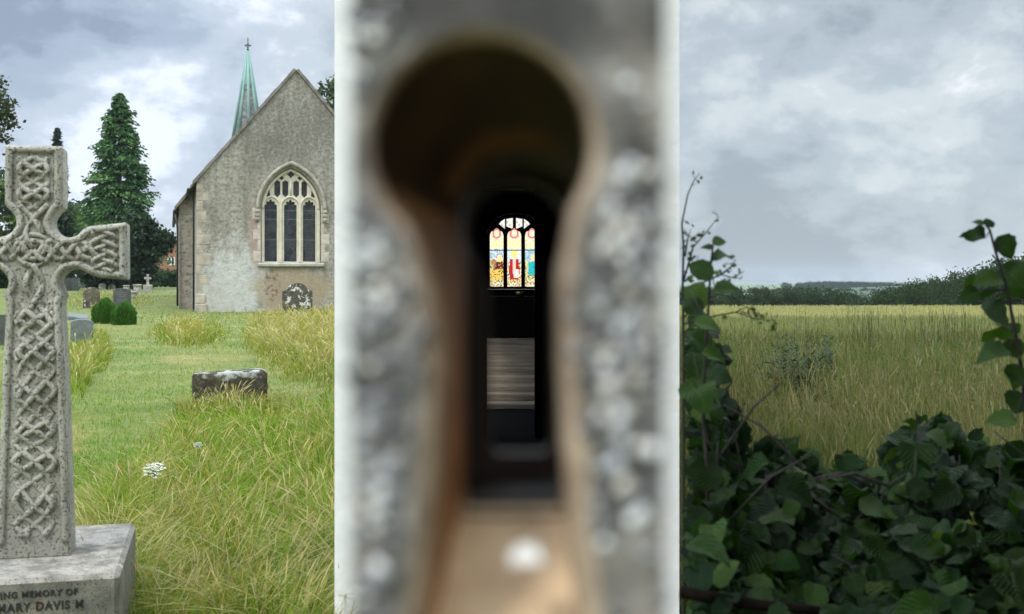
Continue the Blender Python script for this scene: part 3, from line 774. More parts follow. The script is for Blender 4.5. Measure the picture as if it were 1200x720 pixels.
boxtomb(156.5, 349.5, 11, 7.5, 1.6, PALE, 'pale flat chest tomb on the grass right of the slate headstone', rz=R(30))
b = gp(92, 377)
led = empty('ledger_slab', b, R(20), 'pale grey sloping ledger slab just behind the blue grey headstone', 'tomb')
o = MB().box(-.42, .36, 0, 1.3, -.1, .16, .03).build('slab', BLUE, led); o.rotation_euler = (R(5), R(8), 0)
MB().box(-.48, .42, -.06, 1.36, -.2, .04, .02).build('base', PALE, led)
b = gp(173, 343); k = b.y/F
mc = empty('memorial_cross', b, R(15), 'small pale stone cross on a block, in front of the yew', 'memorial')
MB().box(-5.2*k, 5.2*k, 0, .8, -.2, 9*k, .04).build('plinth', PALE, mc)
MB().plate([[(-1.6*k, 9*k), (1.6*k, 9*k), (1.3*k, 15.5*k), (3.9*k, 15.2*k), (3.9*k, 18*k), (1.3*k, 17.7*k), (1.5*k, 21.5*k), (-1.5*k, 21.5*k), (-1.3*k, 17.7*k), (-3.9*k, 18*k), (-3.9*k, 15.2*k), (-1.3*k, 15.5*k)]], .25, .5, .02).build('cross', PALE, mc)
# the low square stump of a tomb
b = gp(269, 474.5); k = b.y/F; w, h = 85*k, 38*k
st = empty('stone_block', b, R(11), 'low black crusted stone block capped with white lichen in the long grass', 'tomb')
nn = 26; g = []
m = MB()
bm = bmesh.new(); bmesh.ops.create_cube(bm, size=1.0)
bmesh.ops.subdivide_edges(bm, edges=bm.edges[:], cuts=14, use_grid_fill=True)
for v in bm.verts:
    p = v.co
    q = Vector((p.x*2, p.y*2, p.z*2)); r = 0.84
    e_ = Vector([math.copysign(max(0, abs(c)-r), c) for c in q])
    if e_.length > 1-r:
        e_ *= (1-r)/e_.length; q = Vector([max(-r, min(r, c)) for c in q])+e_
    nz = math.sin(q.x*7+q.z*3)*.012+math.sin(q.x*17+q.y*9+1)*.010+math.sin(q.z*13+q.x*5)*.010
    v.co = Vector((q.x*w/2*(1+nz), q.y*.20*(1+nz), (q.z*.5+.5)*(h+.2)-.2+nz*.35+.02*q.x*max(0, q.z)))
me = bpy.data.meshes.new('block'); bm.to_mesh(me); bm.free()
for p in me.polygons: p.use_smooth = True
t = NT('stump_crust')
base = t.ramp(t.noise(9, 8, .7), [(.32, (.018, .017, .014)), (.6, (.075, .065, .045)), (.75, (.17, .15, .11))])
zz = t.n.new('ShaderNodeMapRange'); zz.inputs['From Min'].default_value = h*.62; zz.inputs['From Max'].default_value = h*.97
t.link(t.math('ADD', t.pos()[2], t.math('MULTIPLY', t.math('SUBTRACT', t.noise(6, 5, .6), .5), .28)), zz.inputs[0])
cr = t.ramp(t.math('MULTIPLY', zz.outputs[0], t.ramp(t.noise(4.5, 4, .5, loc=(5, 1, 2)), [(.42, .0), (.56, 1.0)])), [(.42, 0.0), (.78, 1.0)])
base = t.mix(t.math('MULTIPLY', cr, .92), base, (.44, .455, .41))
yl = t.ramp(t.noise(13, 6, .7, loc=(2, 9, 2)), [(.54, 0.0), (.62, .8)])
base = t.mix(yl, base, (.13, .125, .045))
t.color(base).rough(.95).bump(t.noise(40, 6, .7), .8, .02); me.materials.append(t.m)
o = bpy.data.objects.new('block', me); COL.objects.link(o); o.parent = st; o.location = (0, .22, 0)

# two clipped bushes in front of the slate headstone
BU = [(.035, .12, .012), (.06, .17, .02), (.09, .21, .03)]
def bush(px, py, w_px, h_px, label):
    b = gp(px, py); k = b.y/F; rx, rz_ = w_px*k/2, h_px*k
    root = empty('bush', b, 0, label, 'bush', 'clipped bushes by the slate headstone')
    m = MB()
    for q in range(6):
        a = q*1.05; m.tube([(0, 0, -.05), (math.cos(a)*rx*.3, math.sin(a)*rx*.3, rz_*.3), (math.cos(a)*rx*.7, math.sin(a)*rx*.7, rz_*.75)], [.02, .015, .004], 5)
    m.build('stem', BARK, root)
    n = 5200; d = unit(n); d[:, 2] = np.abs(d[:, 2])*1.0
    q = rng.uniform(.4, 1, (n, 1))**.25
    lump = 1+.07*np.sin(d[:, :1]*6+1)+.06*np.sin(d[:, 1:2]*7)+.05*np.sin(d[:, 2:]*9+d[:, :1]*4)
    sq = (np.abs(d)**3.4).sum(1, keepdims=True)**(-1/3.4)
    c = d*sq*q*lump*np.array([rx, rx*.95, rz_])
    up = d*.8+np.array([0, 0, .9])+rng.normal(0, .3, (n, 3)); up /= np.linalg.norm(up, axis=1, keepdims=True)
    w = np.cross(up, unit(n)); w /= np.linalg.norm(w, axis=1, keepdims=True); s = rng.uniform(.04, .085, (n, 1))
    V, Fq = rand_quads(c, up*s, w*s*.22)
    np_mesh('foliage', V, Fq, LEAF, root, col=np.repeat((pick(BU, n, .35))[:, None], 4, 1))
bush(122.5, 379.5, 26, 26.5, 'bright green clipped bush nearer the stone cross, left of its twin')
bush(146, 381, 24.5, 23.5, 'bright green clipped bush farther from the stone cross, right of its twin')

# ------------------------------------------------------------------ the carved stone cross in the foreground
GR = granite(); PLI = plinth_mat()
ZX = 4.78; kx = ZX/F; CY = R(14)
xb = P(39.5, 655, ZX)
sink = xb.z
cross = empty('celtic_cross', (xb.x, xb.y, 0), CY, 'big speckled granite cross carved with knotwork on an inscribed plinth', 'memorial')
KX = kx*1.015
cx_ = lambda px: (px-39.5)*KX
cz_ = lambda py: sink+(655-py)*kx
half = [(39.5, 170.5), (70.5, 170.5), (71, 241), (64.5, 247.5), (59, 255), (58.5, 264), (63, 272), (70, 277), (79, 278.3), (87, 275.5), (94, 267), (100, 264.5), (142, 259.5),
        (142.5, 328.5), (112, 326), (99, 321), (92, 316.5), (84, 314.5), (75, 317), (69, 323), (66.5, 331), (68.5, 339), (73, 346), (70, 353), (69.5, 362), (73, 430), (76, 520), (78.5, 600), (80, 656)]
full = half+[(79-p[0], p[1]) for p in reversed(half[1:])]
def smooth_poly(pts, it=1, closed=True):
    for _ in range(it):
        o = []
        n = len(pts)
        for i in range(n if closed else n-1):
            a, b = pts[i], pts[(i+1) % n]
            L = math.hypot(b[0]-a[0], b[1]-a[1]); q = min(.25, 1.6/max(L, 1e-6))
            o += [(a[0]+(b[0]-a[0])*q, a[1]+(b[1]-a[1])*q), (a[0]+(b[0]-a[0])*(1-q), a[1]+(b[1]-a[1])*(1-q))]
        pts = o
    return pts
fo = smooth_poly(full, 2)
body = MB().plate([[(cx_(x), cz_(y)) for x, y in fo]], 0, .19, .011).build('shaft', GR, cross)
# raised rim
def offset_in(pts, d):
    n = len(pts); A = sum(pts[i][0]*pts[(i+1) % n][1]-pts[(i+1) % n][0]*pts[i][1] for i in range(n)); sg = 1 if A > 0 else -1
    o = []
    for i in range(n):
        a, b = pts[i-2], pts[(i+2) % n]; dx, dy = b[0]-a[0], b[1]-a[1]; L = math.hypot(dx, dy)+1e-9
        o.append((pts[i][0]-dy/L*d*sg, pts[i][1]+dx/L*d*sg))
    return o
dense = []
for i in range(len(fo)):
    a, b = fo[i], fo[(i+1) % len(fo)]; n = max(1, int(math.hypot(b[0]-a[0], b[1]-a[1])/4))
    dense += [(a[0]+(b[0]-a[0])*q/n, a[1]+(b[1]-a[1])*q/n) for q in range(n)]
rim = [p for p in offset_in(dense, 5.2) if p[1] < 640]
k0 = max(range(len(rim)), key=lambda i: rim[i][1]+(0 if rim[i][0] > 40 else -1000))
rim = rim[k0:]+rim[:k0]
if rim[1][1] > rim[0][1]-.01 and rim[1][0] < rim[0][0]: rim = rim[1:]+rim[:1]
m = MB()
m.tube([(cx_(x)+random.uniform(-.0008, .0008), -.002, cz_(y)) for x, y in rim], [4.1*kx]*len(rim), 8)
m.build('rim_moulding', GR, cross)
m = MB()
def strand(pts, r=3.5):
    """pts: (px, py, over) ; over lifts the strand above the one it crosses"""
    m.tube([(cx_(x), -.004-.0075*o_, cz_(y)) for x, y, o_ in pts], [r*kx]*len(pts), 7)
# shaft: four strand plait, widening downward
for k in range(4):
    pts = []
    for y in np.arange(352, 628, 2.6):
        amp = np.interp(y, [350, 620], [18.5, 22.5])*(1+.12*math.sin(y/17+k*.7)); th = 2*math.pi*(y-352)/86+k*math.pi/2+.38*math.sin(2*math.pi*y/131+k*.4)+.12*math.sin(y/9+k*2)
        tri = math.asin(math.sin(th))*2/math.pi*.62+math.sin(th)*.38
        pts.append((39.5+1.5+amp*tri+.5*math.sin(y*.6), y, math.cos(2*th)*(1 if k % 2 else -1)))
    strand(pts)
for yy in np.arange(373, 620, 43):                          # small hooks at the edges of the plait
    for s_ in (-1, 1):
        strand([(41+s_*(15.5+6*math.sin(q)), yy+7*math.cos(q), .4*math.sin(3*q)) for q in np.linspace(.3, 2.9, 9)], 2.6)
# neck below the crossing
for k in range(2):
    strand([(40+(9 if k else -9)*math.sin((y-312)/42*math.pi)*1.0, y, math.cos((y-312)/42*math.pi*2)*(1 if k else -1)) for y in np.arange(310, 356, 2.4)])
# upper arm
for k in range(4):
    pts = []
    for y in np.arange(184, 246, 2.2):
        th = 2*math.pi*(y-184)/58+k*math.pi/2; pts.append((39.5+15.5*math.sin(th), y, math.cos(2*th)*(1 if k % 2 else -1)))
    strand(pts)
for k in range(2):
    strand([(39.5+(1 if k else -1)*np.interp(y, [240, 252, 300], [15, 9, 8])*math.cos((y-240)/34*math.pi), y, math.sin((y-240)/34*math.pi*2)*(1 if k else -1)) for y in np.arange(240, 292, 2.2)])
# cross arms
for s_ in (-1, 1):
    for k in range(3):
        pts = []
        for q in np.arange(0, 72, 2.2):
            th = 2*math.pi*q/48+k*2*math.pi/3; pts.append((39.5+s_*q, 293+np.interp(q, [0, 40, 72], [12, 11, 9])*math.sin(th), math.sin(2*th+k)))
        strand(pts)
    for k in range(3):
        pts = []
        for y in np.arange(271, 321, 2.0):
            th = 2*math.pi*(y-271)/33+k*2*math.pi/3; pts.append((39.5+s_*(117+13*math.sin(th)-39.5), y, math.sin(2*th)))
        strand(pts, 2.8)
for r_, ph in ((19, 0), (11, 1)):
    m.tube([(cx_(39.5+r_*math.cos(a)), -.006-.007*math.sin(4*a+ph), cz_(293+r_*.95*math.sin(a))) for a in np.linspace(0, 2*math.pi, 40)[:-1]], [3.0*kx]*39, 7, True)
m.build('knotwork', GR, cross)
# plinth
zt = sink; yf = (F*(H-zt)/(681-Y0))-ZX; yb_ = (F*(H-zt)/(617-Y0))-ZX
pw = cx_(141)
m = MB(); m.box(-pw-.02, pw, yf, yb_, -.25, zt+.004, .018)
pl = m.build('plinth', PLI, cross)
def text_mesh(body_, size, mat, parent, x_right, y, z, name='inscription', xs=1.0):
    cu = bpy.data.curves.new(name, 'FONT'); cu.body = body_; cu.size = size; cu.align_x = 'RIGHT'; cu.extrude = .0025; cu.space_character = 1.16; cu.offset = size*.022
    o = bpy.data.objects.new(name, cu); COL.objects.link(o); bpy.context.view_layer.update()
    me = bpy.data.meshes.new_from_object(o.evaluated_get(bpy.context.evaluated_depsgraph_get()))
    bpy.data.objects.remove(o); o = bpy.data.objects.new(name, me); COL.objects.link(o); me.materials.clear(); me.materials.append(mat)
    o.parent = parent; o.location = (x_right, y, z); o.rotation_euler = (R(90), 0, 0); o.scale = (xs, 1, 1); return o
LEAD = plain('black_lead_letters', (.018, .018, .018), .6, .3)
kf = (ZX+yf)/F
zf = lambda py: H-(py-Y0)*kf
def xf(px):
    q = (px-600)/F; c_, s_ = math.cos(CY), math.sin(CY)      # where the plinth's turned front face meets that line of sight
    return (q*(xb.y+yf*c_)-xb.x+yf*s_)/(c_-q*s_)
text_mesh('IN LOVING MEMORY OF', 10.4*kf, LEAD, pl, xf(91)+.0, yf-.001, zf(701.5), xs=.95)
text_mesh('MARY DAVIS M', 14*kf, LEAD, pl, xf(98), yf-.001, zf(717.5), xs=.90)

# ------------------------------------------------------------------ chapel behind the keyhole; its white front is added for pale edge strips
LIME = NT('limewash'); LIME.color(LIME.ramp(LIME.noise(2.5, 7, .65), [(.3, (.82, .82, .80)), (.7, (.90, .90, .885))])).rough(.9).bump(LIME.noise(14, 6, .65), .25, .02); LIME = LIME.m
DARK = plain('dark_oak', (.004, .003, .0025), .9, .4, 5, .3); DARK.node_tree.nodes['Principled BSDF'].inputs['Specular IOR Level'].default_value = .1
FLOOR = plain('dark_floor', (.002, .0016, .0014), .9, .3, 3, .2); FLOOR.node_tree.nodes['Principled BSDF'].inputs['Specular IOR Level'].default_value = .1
chapel = empty('chapel', (0, 5, 0), 0, 'narrow chapel behind the stone with the keyhole, white front added as pale edge strips', 'chapel')
hx0, hx1 = (392-600)/F*5, (796-600)/F*5
dz0 = H-(120-Y0)/F*5
m = MB()
m.plate([[(hx0, -.3), (-.40, -.3), (-.40, dz0), (.40, dz0), (.40, -.3), (hx1, -.3), (hx1, 3.3), (0, 4.2), (hx0, 3.3)]], 0, .28)
m.build('front_wall', LIME, chapel)
m = MB()                                                # porch and nave walls (inner faces lined with dark oak below)
m.box(hx0, hx0+.2, .282, 5, -.3, 3.25); m.box(hx1-.2, hx1, .282, 5, -.3, 3.25)
m.box(-1.2, -.5, 5.002, 5.2, -.3, 3.25); m.box(.5, 1.2, 5.002, 5.2, -.3, 3.25); m.box(-.5, .5, 5.002, 5.2, 2.6, 3.25)
m.box(-1.4, -1.202, 5.0, 8.2, -.3, 3.25); m.box(1.202, 1.4, 5.0, 15, -.3, 3.25)
m.box(-1.4, -1.202, 8.2, 11.6, -.3, .35); m.box(-1.4, -1.202, 8.2, 11.6, 2.7, 3.25); m.box(-1.4, -1.202, 11.6, 15, -.3, 3.25)  # gap in the unseen left wall, added to let light onto the steps
m.build('side_wall', LIME, chapel)
m = MB()
for (a, b, y0, y1, e0, rg) in ((hx0+.004, hx1-.004, .282, 5.0, 3.25, 4.25), (-1.40, 1.40, 5.004, 15.2, 3.25, 4.6)):
    for q in (((a, y0, e0-.05), (0, y0, rg), (0, y1, rg), (a, y1, e0-.05)), ((b, y0, e0-.05), (0, y0, rg), (0, y1, rg), (b, y1, e0-.05))):
        q = list(q); m.add(q+[(p[0], p[1], p[2]+.1) for p in q], [(0, 1, 2, 3), (4, 5, 6, 7), (0, 1, 5, 4), (1, 2, 6, 5), (2, 3, 7, 6), (3, 0, 4, 7)])
m.build('roof', TILE, chapel)
m = MB(); m.plate([[(-1.2, 3.252), (1.2, 3.252), (0, 4.5)]], 5.01, 5.15); m.build('gable', LIME, chapel)
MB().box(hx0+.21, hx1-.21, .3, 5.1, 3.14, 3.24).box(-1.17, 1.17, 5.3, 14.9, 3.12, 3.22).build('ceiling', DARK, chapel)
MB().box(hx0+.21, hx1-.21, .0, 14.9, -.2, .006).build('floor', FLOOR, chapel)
m = MB()
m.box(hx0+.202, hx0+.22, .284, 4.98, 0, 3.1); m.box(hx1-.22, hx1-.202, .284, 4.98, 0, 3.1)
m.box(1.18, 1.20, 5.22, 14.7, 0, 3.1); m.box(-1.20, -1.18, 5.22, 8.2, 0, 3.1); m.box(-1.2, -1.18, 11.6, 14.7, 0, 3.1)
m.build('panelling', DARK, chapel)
# back wall with the stained window
ZW = 19.0; kw = ZW/F; WX = lambda px: (px-600)*kw; WZ = lambda py: H-(py-Y0)*kw
wo = arch(WX(568.5), WX(639), WZ(277), 30*kw, 14)+[(WX(639), WZ(340)), (WX(568.5), WZ(340))]
m = MB(); m.plate([[(-1.4, -.3), (1.4, -.3), (1.4, 3.25), (0, 4.55), (-1.4, 3.25)], wo], 15.002, 15.3); m.build('back_wall', LIME, chapel)
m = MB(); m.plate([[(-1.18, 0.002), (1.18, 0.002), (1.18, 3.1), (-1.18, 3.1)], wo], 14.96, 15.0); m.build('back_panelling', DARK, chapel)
lp = [arch(WX(568.7), WX(638.8), WZ(277), 29.8*kw, 14)+[(WX(638.8), WZ(339.8)), (WX(568.7), WZ(339.8))]]
lights = ((572.6, 589.4), (594.2, 611.4), (616.2, 633.2))
for a, b in lights: lp.append(cusped(WX(a), WX(b), WZ(336.6), WZ(274.5), 10.5*kw, 3, .10))
tops = ((583.8, 591.2, 255.4), (593.2, 601, 251.8), (605, 612.8, 251.8), (614.8, 622.2, 255.4))
for a, b, tpy in tops:
    lo = 265.0; inn = tpy if a > 590 and a < 610 else tpy
    if a < 600: lp.append([(WX(a), WZ(259 if a < 592 else 262)), (WX(b), WZ(lo)), (WX(b), WZ(252.5 if a < 592 else 251.4)), (WX(a+(2.2 if a < 592 else 0)), WZ(256 if a < 592 else 252.6))])
    else: lp.append([(WX(b), WZ(259 if a > 613 else 262)), (WX(a), WZ(lo)), (WX(a), WZ(252.5 if a > 613 else 251.4)), (WX(b-(2.2 if a > 613 else 0)), WZ(256 if a > 613 else 252.6))])
win = MB().plate(lp, 15.06, 15.2, .008).build('stained_window', DARK, chapel)
sg = NT('stained_glass'); at_ = sg.n.new('ShaderNodeAttribute'); at_.attribute_name = 'Col'
em = sg.n.new('ShaderNodeEmission'); em.inputs[1].default_value = 1.15  # emission stands in for daylight coming through the glass
tp = sg.n.new('ShaderNodeBsdfTransparent'); ad = sg.n.new('ShaderNodeMixShader'); ad.inputs[0].default_value = .75
sg.link(at_.outputs['Color'], em.inputs[0]); sg.link(at_.outputs['Color'], tp.inputs[0]); sg.link(tp.outputs[0], ad.inputs[1]); sg.link(em.outputs[0], ad.inputs[2]); sg.link(ad.outputs[0], sg.out.inputs[0])
LEADC = (.01, .01, .012)
def paint(li, u, v):
    """colour of one small piece of glass; u across, v up, both 0..1"""
    r = random.random()
    if v < .075: return (.80, .70, .48) if r > .25 else (.18, .12, .05)
    if v > .80:
        w = abs(u-.5)
        if abs(math.hypot((u-.5)*1.0, (v-.90)*3.6)-.26) < .07: return (.72, .20, .22)
        return (.95, .86, .55) if r > .12 else (.8, .55, .3)
    if v > .64: return random.choice([(.95, .84, .42), (.92, .80, .35), (.95, .9, .66), (.72, .66, .40)])
    if abs(v-.62) < .012: return (.05, .05, .05)
    if li == 1:
        if math.hypot((u-.5), (v-.55)*3.8) < .25: return (.95, .80, .18) if math.hypot(u-.5, (v-.53)*3.8) > .10 else (.85, .62, .45)
        if abs(u-.5) < .13 and .22 < v < .5: return (.85, .66, .48)
        if abs(u-.62) < .16 and .16 < v < .30: return (.92, .82, .74)
        if abs(u-.5) < .34-.10*abs(v-.3) and .12 < v < .47: return (.55, .02, .03) if r > .1 else (.3, .01, .02)
        if v > .42: return (.55, .72, .82) if r > .2 else (.85, .85, .7)
        if v < .14: return random.choice([(.75, .55, .15), (.2, .12, .05), (.85, .75, .4)])
        return random.choice([(.9, .85, .6), (.12, .10, .08), (.7, .75, .6), (.85, .7, .3)])
    if li == 0:
        if math.hypot(u-.72, (v-.48)*3.6) < .20: return (.92, .70, .30)
        if math.hypot(u-.3, (v-.42)*3.6) < .18: return (.45, .22, .08)
        if .30 < v < .42 and u > .3: return (.12, .02, .03) if r > .2 else (.5, .3, .1)
        if .12 < v < .30: return random.choice([(.85, .62, .12), (.80, .50, .10), (.12, .05, .03), (.70, .45, .15)])
        if v > .46: return random.choice([(.45, .60, .72), (.70, .78, .80), (.25, .30, .35)])
        return random.choice([(.75, .60, .25), (.15, .10, .05), (.55, .6, .3)])
    if math.hypot(u-.62, (v-.50)*3.6) < .2: return (.92, .70, .35)
    if .20 < v < .42 and u > .25: return (.02, .50, .56) if r > .12 else (.01, .25, .3)
    if v > .44: return random.choice([(.20, .55, .60), (.30, .40, .5), (.65, .72, .72)])
    return random.choice([(.9, .78, .4), (.55, .5, .2), (.15, .10, .05)])
for li, (a, b) in enumerate(lights):
    nu, nv = 15, 64
    g = np.array([[(WX(a-.6+(b-a+1.2)*i/nu), 15.13, WZ(337.2+(263-337.2)*j/nv)) for i in range(nu+1)] for j in range(nv+1)])
    q = np.arange((nu+1)*(nv+1)).reshape(nv+1, nu+1)
    fc = np.stack([q[:-1, :-1], q[:-1, 1:], q[1:, 1:], q[1:, :-1]], -1).reshape(-1, 4)
    cc = np.array([[paint(li, (i+.5)/nu, (j+.5)/nv) for i in range(nu)] for j in range(nv)]).reshape(-1, 3)
    np_mesh('pane', g, fc, sg.m, win, col=np.repeat(cc[:, None], 4, 1))
for a, b, tpy in tops:
    cc = [(.75, .74, .66), (.85, .84, .76), (.6, .55, .45), (.85, .85, .8)]
    nu, nv = 3, 4
    g = np.array([[(WX(a-.5+(b-a+1)*i/nu), 15.13, WZ(265.4+(251-265.4)*j/nv)) for i in range(nu+1)] for j in range(nv+1)])
    q = np.arange((nu+1)*(nv+1)).reshape(nv+1, nu+1); fc = np.stack([q[:-1, :-1], q[:-1, 1:], q[1:, 1:], q[1:, :-1]], -1).reshape(-1, 4)
    np_mesh('pane', g, fc, sg.m, win, col=np.repeat(np.array([cc[(i+j) % 4] for j in range(nv) for i in range(nu)])[:, None], 4, 1))
# dark screen across the nave with a narrow opening, steps behind it lit through a gap added in the unseen left wall
scr = empty('wooden_screen', (0, 12, 0), 0, 'dark wooden screen across the chapel with a narrow opening', 'screen')
k12 = 12/F; sx0, sx1 = (570.5-600)*k12, (626.5-600)*k12
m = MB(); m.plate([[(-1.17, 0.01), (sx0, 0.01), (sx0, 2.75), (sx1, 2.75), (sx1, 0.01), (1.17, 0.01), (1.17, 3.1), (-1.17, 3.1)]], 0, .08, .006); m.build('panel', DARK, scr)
STEP = NT('worn_step_stone'); STEP.color(STEP.ramp(STEP.noise(3, 7, .7, mscale=(.5, 6, 6)), [(.3, (.16, .12, .08)), (.7, (.46, .38, .28))])).rough(.6).bump(STEP.noise(12, 6, .6), .5, .02)
stp = empty('altar_steps', (-.25, 14.6, 0), 0, 'flight of pale worn steps rising in the dark chapel', 'steps')
for i in range(9):
    MB().box(-.75, .75, i*.30, i*.30+.30+(0 if i < 8 else 1.0), 0.008, .085*(i+1), .012).build('step', STEP.m, stp)
bp = P(609.5, 344.3, 17.2)
tag(MB().lathe([(.02, -.045), (.05, -.04), (.075, .0), (.085, .03)], (bp.x, bp.y, bp.z), 14).build('brass_bowl', plain('brass', (.55, .42, .2), .35, .1, 8, 0, metallic=1.0)), 'small pale bowl under the stained window', 'bowl')
tag(MB().box(-1.0, 1.0, 17.0, 18.4, .78, bp.z-.046, .02).build('altar', DARK), 'dark altar block at the chapel end under the stained window', 'altar')

# ------------------------------------------------------------------ the stone with the keyhole, close to the lens
D0, D1, D2 = .300, .368, .398
def ring(c, r, a0, a1, left, right, n_arc=40, n_l=16):
    """closed outline in picture units: arc from lower left over the top to lower right, then down the right side and back along the sill"""
    arc = [(c[0]+r*math.cos(a), c[1]+r*math.sin(a)) for a in np.linspace(R(a0), R(a1), n_arc)]
    def res(pts, n):
        d = np.concatenate([[0], np.cumsum([math.dist(pts[i], pts[i+1]) for i in range(len(pts)-1)])])
        return [(float(np.interp(q, d, [p[0] for p in pts])), float(np.interp(q, d, [p[1] for p in pts]))) for q in np.linspace(0, d[-1], n)]
    rt = res([arc[-1]]+right, n_l)[1:]
    lf = res(left+[arc[0]], n_l)[:-1]
    bt = res([right[-1], left[0]], 10)[1:-1]
    return arc+rt+bt+lf
nearR = ring((566, 172), 124, 132, 394, [(492, 800), (512, 640), (524, 500), (527, 400), (510, 332)], [(654, 320), (655, 400), (658, 500), (665, 620), (684, 800)])
farR = ring((620, 262), 82, 157, 418, [(546, 594), (545, 500), (545, 400), (545, 330)], [(659, 360), (659, 450), (659, 520), (659, 594)])
inR = ring((606, 268), 62, 140, 400, [(580, 546), (572, 530), (572, 420), (570, 340)], [(650, 340), (650, 420), (650, 530), (642, 546)])
def grow(rg, d):
    o = offset_in(rg, -1.0)          # the lip is worn widest along the lower slot
    return [(p[0]+(q[0]-p[0])*d*(1+.9*float(sstep(300, 360, p[1]))), p[1]+(q[1]-p[1])*d*(1+.9*float(sstep(300, 360, p[1])))) for p, q in zip(rg, o)]
def W3(rg, dist): return [P(x, y, dist) for x, y in rg]
NR = len(nearR)
stone = empty('keyhole_stone', (0, D0, 0), 0, 'rough grey stone pierced by a keyhole, very close and out of focus', 'stone')
off = Vector((0, -D0, 0))
KS = NT('rough_keyhole_stone')
c0 = KS.ramp(KS.noise(55, 7, .6), [(.36, (.035, .033, .030)), (.5, (.18, .168, .15)), (.65, (.47, .44, .395))])
c0 = KS.mix(KS.ramp(KS.noise(30, 4, .5, loc=(4, 4, 1)), [(.5, 0.0), (.7, .6)]), c0, (.50, .43, .36))
c0 = KS.mix(KS.math('MULTIPLY', KS.blob(-.009, 1.668, .032, .012, .5, 40, .5), .85), c0, (.03, .027, .022))     # shading above the hole, put into the stone colour
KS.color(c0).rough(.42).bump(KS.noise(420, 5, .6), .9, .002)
x0_, x1_ = (411-600)/F*D0, (779-600)/F*D0
m = MB(); outer = [(x0_, -.1), (x1_, -.1), (x1_, 2.0), (x0_, 2.0)]
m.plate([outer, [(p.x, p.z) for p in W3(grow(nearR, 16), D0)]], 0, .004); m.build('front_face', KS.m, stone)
m = MB(); m.plate([outer, [(p.x, p.z) for p in W3(grow(farR, 3), D1)]], D1-D0-.004, D1-D0+.06)
m.box(x0_, x0_+.006, .0041, D1-D0-.0041, -.1, 2.0); m.box(x1_-.006, x1_, .0041, D1-D0-.0041, -.1, 2.0)
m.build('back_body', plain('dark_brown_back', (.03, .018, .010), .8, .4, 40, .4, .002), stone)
rings = [W3(grow(nearR, 17), D0+.001), W3(grow(nearR, 9), D0+.0012), W3(grow(nearR, 3), D0+.005), W3(nearR, D0+.014)]
for q in np.linspace(0, 1, 9)[1:]:
    A, B = W3(nearR, D0+.014), W3(farR, D1)
    rings.append([a.lerp(b, q)+Vector((random.uniform(-1, 1)*.0004, 0, random.uniform(-1, 1)*.0004))*(q < 1) for a, b in zip(A, B)])
nl_ = 16; sill_i = list(range(40+nl_-1, 40+nl_-1+9))
V = [p+off for rg in rings for p in rg]
fs_w, fs_s, fs_l, fs_u, fs_b = [], [], [], [], []
for i in range(len(rings)-1):
    for k in range(NR):
        f = (i*NR+k, i*NR+(k+1) % NR, (i+1)*NR+(k+1) % NR, (i+1)*NR+k)
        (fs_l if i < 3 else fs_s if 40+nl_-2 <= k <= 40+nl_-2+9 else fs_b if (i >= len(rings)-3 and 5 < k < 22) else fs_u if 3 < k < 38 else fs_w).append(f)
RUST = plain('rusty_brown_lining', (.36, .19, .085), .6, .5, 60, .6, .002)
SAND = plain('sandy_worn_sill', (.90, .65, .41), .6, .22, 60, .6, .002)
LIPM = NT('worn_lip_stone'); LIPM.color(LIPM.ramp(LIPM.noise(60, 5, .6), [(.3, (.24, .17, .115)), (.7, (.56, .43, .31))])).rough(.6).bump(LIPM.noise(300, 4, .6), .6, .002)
for nm, fs_, mt in (('lip', fs_l, LIPM.m), ('tunnel_wall', fs_w, RUST), ('lit_band', fs_b, plain('lit_lip_brown', (.15, .08, .026), .7, .5, 60, .6, .002)), ('tunnel_roof', fs_u, plain('shaded_lining', (.045, .028, .012), .6, .5, 60, .6, .002)), ('sill', fs_s, SAND)):  # roof colour carries painted shade, the band colour paints the lit far lip
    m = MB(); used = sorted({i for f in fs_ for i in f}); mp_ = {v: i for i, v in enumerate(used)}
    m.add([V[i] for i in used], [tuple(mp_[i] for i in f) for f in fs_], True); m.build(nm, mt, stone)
m = MB()
o1 = [(p.x, p.z) for p in W3(grow(farR, 14), D2)]; i1 = [(p.x, p.z) for p in W3(inR, D2)]
m.plate([o1, i1], D2-D0+.028, D2-D0+.034); m.build('inner_plate', plain('dark_iron_plate', (.05, .028, .018), .6, .4, 40, .4, .002), stone)
